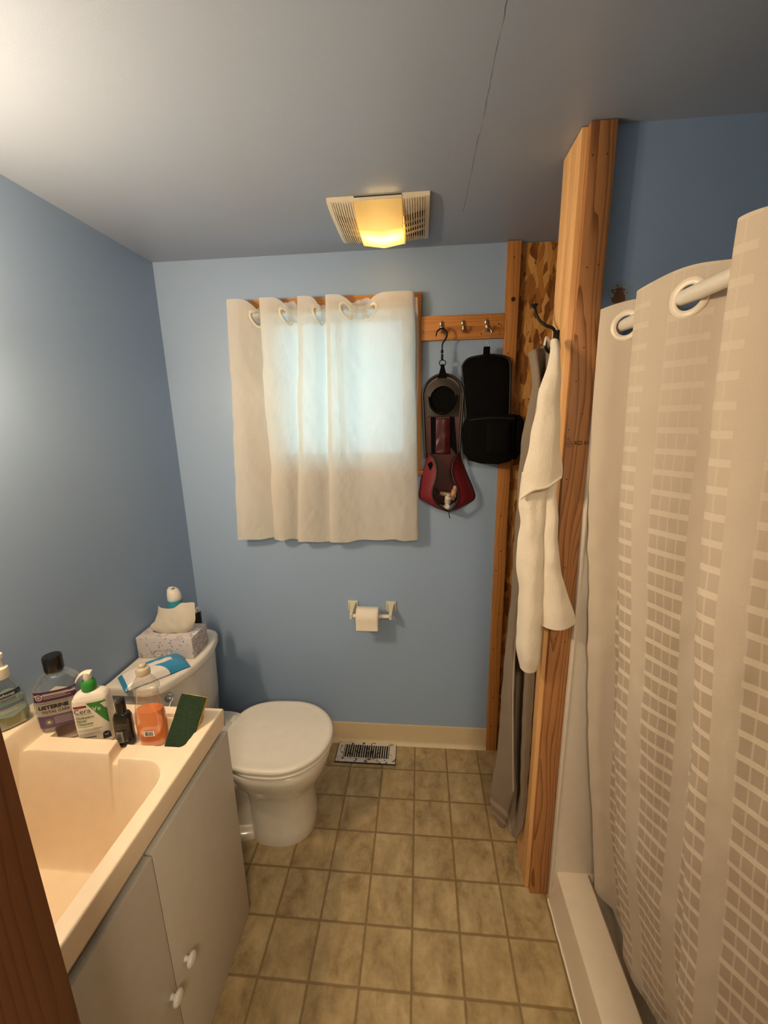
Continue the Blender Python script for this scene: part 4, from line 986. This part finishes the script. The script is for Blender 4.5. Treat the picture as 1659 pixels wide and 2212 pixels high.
ww([[(.353, -.010, 1.800), (.357, -.018, 1.802), (.362, -.020, 1.800), (.366, -.014, 1.796)],
    [(.345, -.035, 1.755), (.352, -.048, 1.755), (.360, -.050, 1.755), (.366, -.040, 1.755)],
    [(.326, -.045, 1.68), (.338, -.058, 1.68), (.356, -.060, 1.68), (.369, -.046, 1.68)],
    [(.312, -.048, 1.60), (.328, -.062, 1.60), (.354, -.064, 1.60), (.374, -.050, 1.60)],
    [(.304, -.048, 1.53), (.325, -.064, 1.52), (.354, -.066, 1.52), (.379, -.050, 1.53)],
    [(.292, -.048, 1.455), (.318, -.064, 1.46), (.354, -.068, 1.47), (.386, -.052, 1.490)],
    [(.289, -.046, 1.402), (.314, -.066, 1.430), (.350, -.070, 1.440), (.388, -.054, 1.462)]], 'front_flap')
ww([[(.300, -.020, 1.47), (.315, -.034, 1.47), (.335, -.036, 1.47), (.355, -.034, 1.47), (.362, -.020, 1.47)],
    [(.293, -.022, 1.39), (.312, -.044, 1.39), (.334, -.046, 1.39), (.352, -.044, 1.39), (.362, -.020, 1.39)],
    [(.301, -.022, 1.33), (.316, -.046, 1.33), (.336, -.050, 1.33), (.354, -.046, 1.33), (.366, -.018, 1.33)],
    [(.297, -.022, 1.22), (.314, -.042, 1.22), (.338, -.054, 1.22), (.360, -.044, 1.22), (.370, -.016, 1.22)],
    [(.310, -.022, 1.12), (.322, -.048, 1.12), (.342, -.056, 1.12), (.364, -.046, 1.12), (.373, -.016, 1.12)],
    [(.309, -.022, 1.02), (.322, -.050, 1.02), (.344, -.058, 1.02), (.366, -.046, 1.02), (.376, -.016, 1.02)],
    [(.313, -.022, .93), (.326, -.050, .93), (.346, -.056, .93), (.368, -.046, .93), (.378, -.018, .93)],
    [(.325, -.026, .886), (.334, -.040, .882), (.348, -.044, .880), (.362, -.040, .882), (.370, -.026, .888)]], 'left_fall')
ww([[(.352, -.030, 1.47), (.362, -.042, 1.47), (.372, -.046, 1.47), (.380, -.040, 1.47)],
    [(.356, -.030, 1.32), (.366, -.050, 1.32), (.380, -.056, 1.32), (.390, -.046, 1.32)],
    [(.360, -.032, 1.20), (.374, -.056, 1.20), (.392, -.062, 1.20), (.408, -.050, 1.20)],
    [(.364, -.034, 1.12), (.382, -.060, 1.12), (.408, -.066, 1.12), (.436, -.052, 1.12)],
    [(.366, -.036, 1.055), (.388, -.062, 1.050), (.420, -.068, 1.050), (.454, -.054, 1.060)],
    [(.368, -.038, 1.038), (.388, -.062, 1.034), (.420, -.068, 1.036), (.455, -.054, 1.048)]], 'right_fall')
T('flap_hem', R_([(.290, -.052, 1.404), (.314, -.073, 1.430), (.350, -.077, 1.440), (.387, -.060, 1.462)], WO), .0035, t_terry, wt, 8, 30)
T('hanging_loop', R_([(.346, .02, 1.795), (.352, .030, 1.815), (.358, .034, 1.812), (.366, .025, 1.790)], WO), .003, plain('loop_white', '#d8d4cc', .7), wt, 8, 14)
# ---------------------------------------------------------------- shower: pan, surround, rod, curtain
bm = bmesh.new()
PX0, PX1, PY0, PY1 = .463, XR-.002, YF+.004, -.031
def panring(z, i, k=0): return [Vector((x, y, z)) for x, y in rrect(PX0+i, PX1-k, PY0+k, PY1-k, .008)]
rings(bm, [panring(0, .0), panring(.118, .020), panring(.123, .026), panring(.123, .118, .004), panring(.118, .123, .006), panring(.06, .130, .03), panring(.045, .16, .05)]); fixn(bm)
pan = obj('shower_pan', bm, m_pan, angle=40); tag(pan, 'cream shower pan with raised curb along the tiled floor', 'shower pan')
pts = [Vector((.4615 + random.uniform(-.001, .001), -.036 - .02*i, .003)) for i in range(38)]
T('caulk_bead', [p_ for p_ in pts], lambda t: .0028, m_caulk, pan, 6)
bm = bmesh.new()
prof = [(-.0925, .198), (-.0925, .26), (-.088, 1.0), (-.086, 1.80)]
box(bm, (.4635, -.037, 0), (.4735, -.0005, 1.795), .004); 
rings(bm, [[Vector((.470, -.034, z)), Vector((.482, -.034, z)), Vector((XR-.002, -.034, z)), Vector((XR-.002, -.002, z)), Vector((.470, -.002, z))] for z in (.0, 1.79)])
box(bm, (XR-.018, PY0, .125), (XR-.002, -.03, 1.79)); box(bm, (.47, PY0-.002, .125), (XR-.01, PY0+.016, 1.79)); fixn(bm)
su = obj('shower_surround', bm, m_surr, angle=30); tag(su, 'white shower surround panel beside the timber post', 'shower surround')
XRD, ZRD = .500, 1.820
rod = T('shower_rod', [(XRD, -.002, ZRD), (XRD, YF+.002, ZRD)], .0135, m_white, None, 24); tag(rod, 'thick white shower curtain rod', 'curtain rod')
LT('rod_flange', [(.0135, -.001), (.026, -.002), (.026, -.010), (.0145, -.016)], m_white, rod, 28, (XRD, 0, ZRD), 'Y')
PL = [(-.042, -.047), (-.056, -.034), (-.078, -.006), (-.104, .018), (-.138, .030), (-.170, .012), (-.194, -.030), (-.208, -.044), (-.250, -.028), (-.305, 0), (-.350, .032), (-.400, .040), (-.440, .010), (-.468, -.040), (-.485, -.052), (-.525, -.030), (-.565, 0), (-.605, .036), (-.645, .036), (-.675, 0), (-.705, -.045), (-.725, -.045), (-.755, -.02), (-.785, .02)]
PU = crom([(a, b, 0) for a, b in PL], 301); pac = [0]
for a, b in zip(PU, PU[1:]): pac.append(pac[-1] + (b-a).length)
PLEN = pac[-1]
def parc(s):
    s = max(0, min(PLEN, s)); lo, hi = 0, 300
    while hi-lo > 1:
        m_ = (lo+hi)//2
        if pac[m_] <= s: lo = m_
        else: hi = m_
    q = PU[lo].lerp(PU[hi], (s-pac[lo])/max(1e-9, pac[hi]-pac[lo])); return q.x, q.y
CT = 1.868
KX = [(1.87, 0), (1.62, .002), (1.38, .012), (1.10, .028), (.82, .047), (.50, .072), (.15, .122), (0, .128)]
def shiftx(z):
    for a, b in zip(KX, KX[1:]):
        if z >= b[0]: return a[1] + (b[1]-a[1])*max(0, (a[0]-z)/(a[0]-b[0]))
    return KX[-1][1]
def SS(s, z):
    y, off = parc(s); d = max(0, (1.80-z)/1.62); g = 1-.42*sst(0, 1, d)
    zt = z
    if z > 1.80: zt = z + (z-1.80)*(.12*math.sin(s*24) - .10)
    xc = XRD + shiftx(z)
    w = noise.noise(Vector((s*9, z*3.2, 2)))*.010*min(1, d*3) + noise.noise(Vector((s*26, z*17, 4)))*.0034*min(1, .3+d*3)
    return Vector((xc + off*g + w, y*(1+.06*d) - .02*d + w*.3, zt))
sct = thing('shower_curtain', 'white checked shower curtain with round eyelets hanging from thick white rod', 'shower curtain', (0, 0, 0))
def g_at(y0):
    best = min(range(301), key=lambda i: abs(PU[i].x-y0)+abs(PU[i].y)*.2); return pac[best]
gs = [g_at(-.082), g_at(-.176), g_at(-.305), g_at(-.443), g_at(-.565), g_at(-.675)]
ZG = ZRD - .004
V, Fc, uv = surf(SS, 0, PLEN, 420, .10, CT, 560, [(s, ZG, .0215) for s in gs])
def check(t, c):
    uv = t.co('UV'); s = t.n('ShaderNodeSeparateXYZ', {0: uv}); u, v = s.outputs[0], s.outputs[1]
    fu = t.math('FRACT', t.math('DIVIDE', t.math('ADD', u, .03), .112))      # one column: block of windows + plain gap
    inb = t.math('LESS_THAN', fu, .66)
    fw = t.math('FRACT', t.math('MULTIPLY', fu, 4/.66)); win = t.math('MULTIPLY', t.math('GREATER_THAN', fw, .16), inb)
    fv = t.math('FRACT', t.math('DIVIDE', v, .0405)); row = t.math('GREATER_THAN', fv, .28)
    up = t.n('ShaderNodeMapRange', {'Value': v, 'From Min': 1.15, 'From Max': 1.62, 'To Min': 1, 'To Max': .22}).outputs[0]
    msk = t.math('GREATER_THAN', u, .085); up = t.math('MULTIPLY', up, msk)
    w = t.math('MULTIPLY', t.math('MULTIPLY', win, row), up)
    bar = t.math('MULTIPLY', inb, t.math('SUBTRACT', 1, row))
    vs = t.math('MULTIPLY', t.math('MULTIPLY', t.math('SUBTRACT', 1, inb), t.n('ShaderNodeMapRange', {'Value': v, 'From Min': 1.25, 'From Max': 1.6}).outputs[0]), t.math('MULTIPLY', msk, .25))
    c = t.mix(t.math('MULTIPLY', w, 1.0), c, srgb('#c3b3a0')); c = t.mix(t.math('MULTIPLY', t.math('MULTIPLY', bar, up), .8), c, srgb('#ebdfce')); return t.mix(vs, c, srgb('#c3b3a0'))
m_sc = cloth_mat('checked_polyester', '#dccfbd', .18, uvpat=check, bump=.35, bscale=500)
obj('cloth', (V, Fc, uv), m_sc, sct, angle=180)
for s in gs: eyelet('eyelet', SS, s, ZG, .021, .033, plain('eyelet_white', '#e0d6c4', .35), sct, .0014, 1)
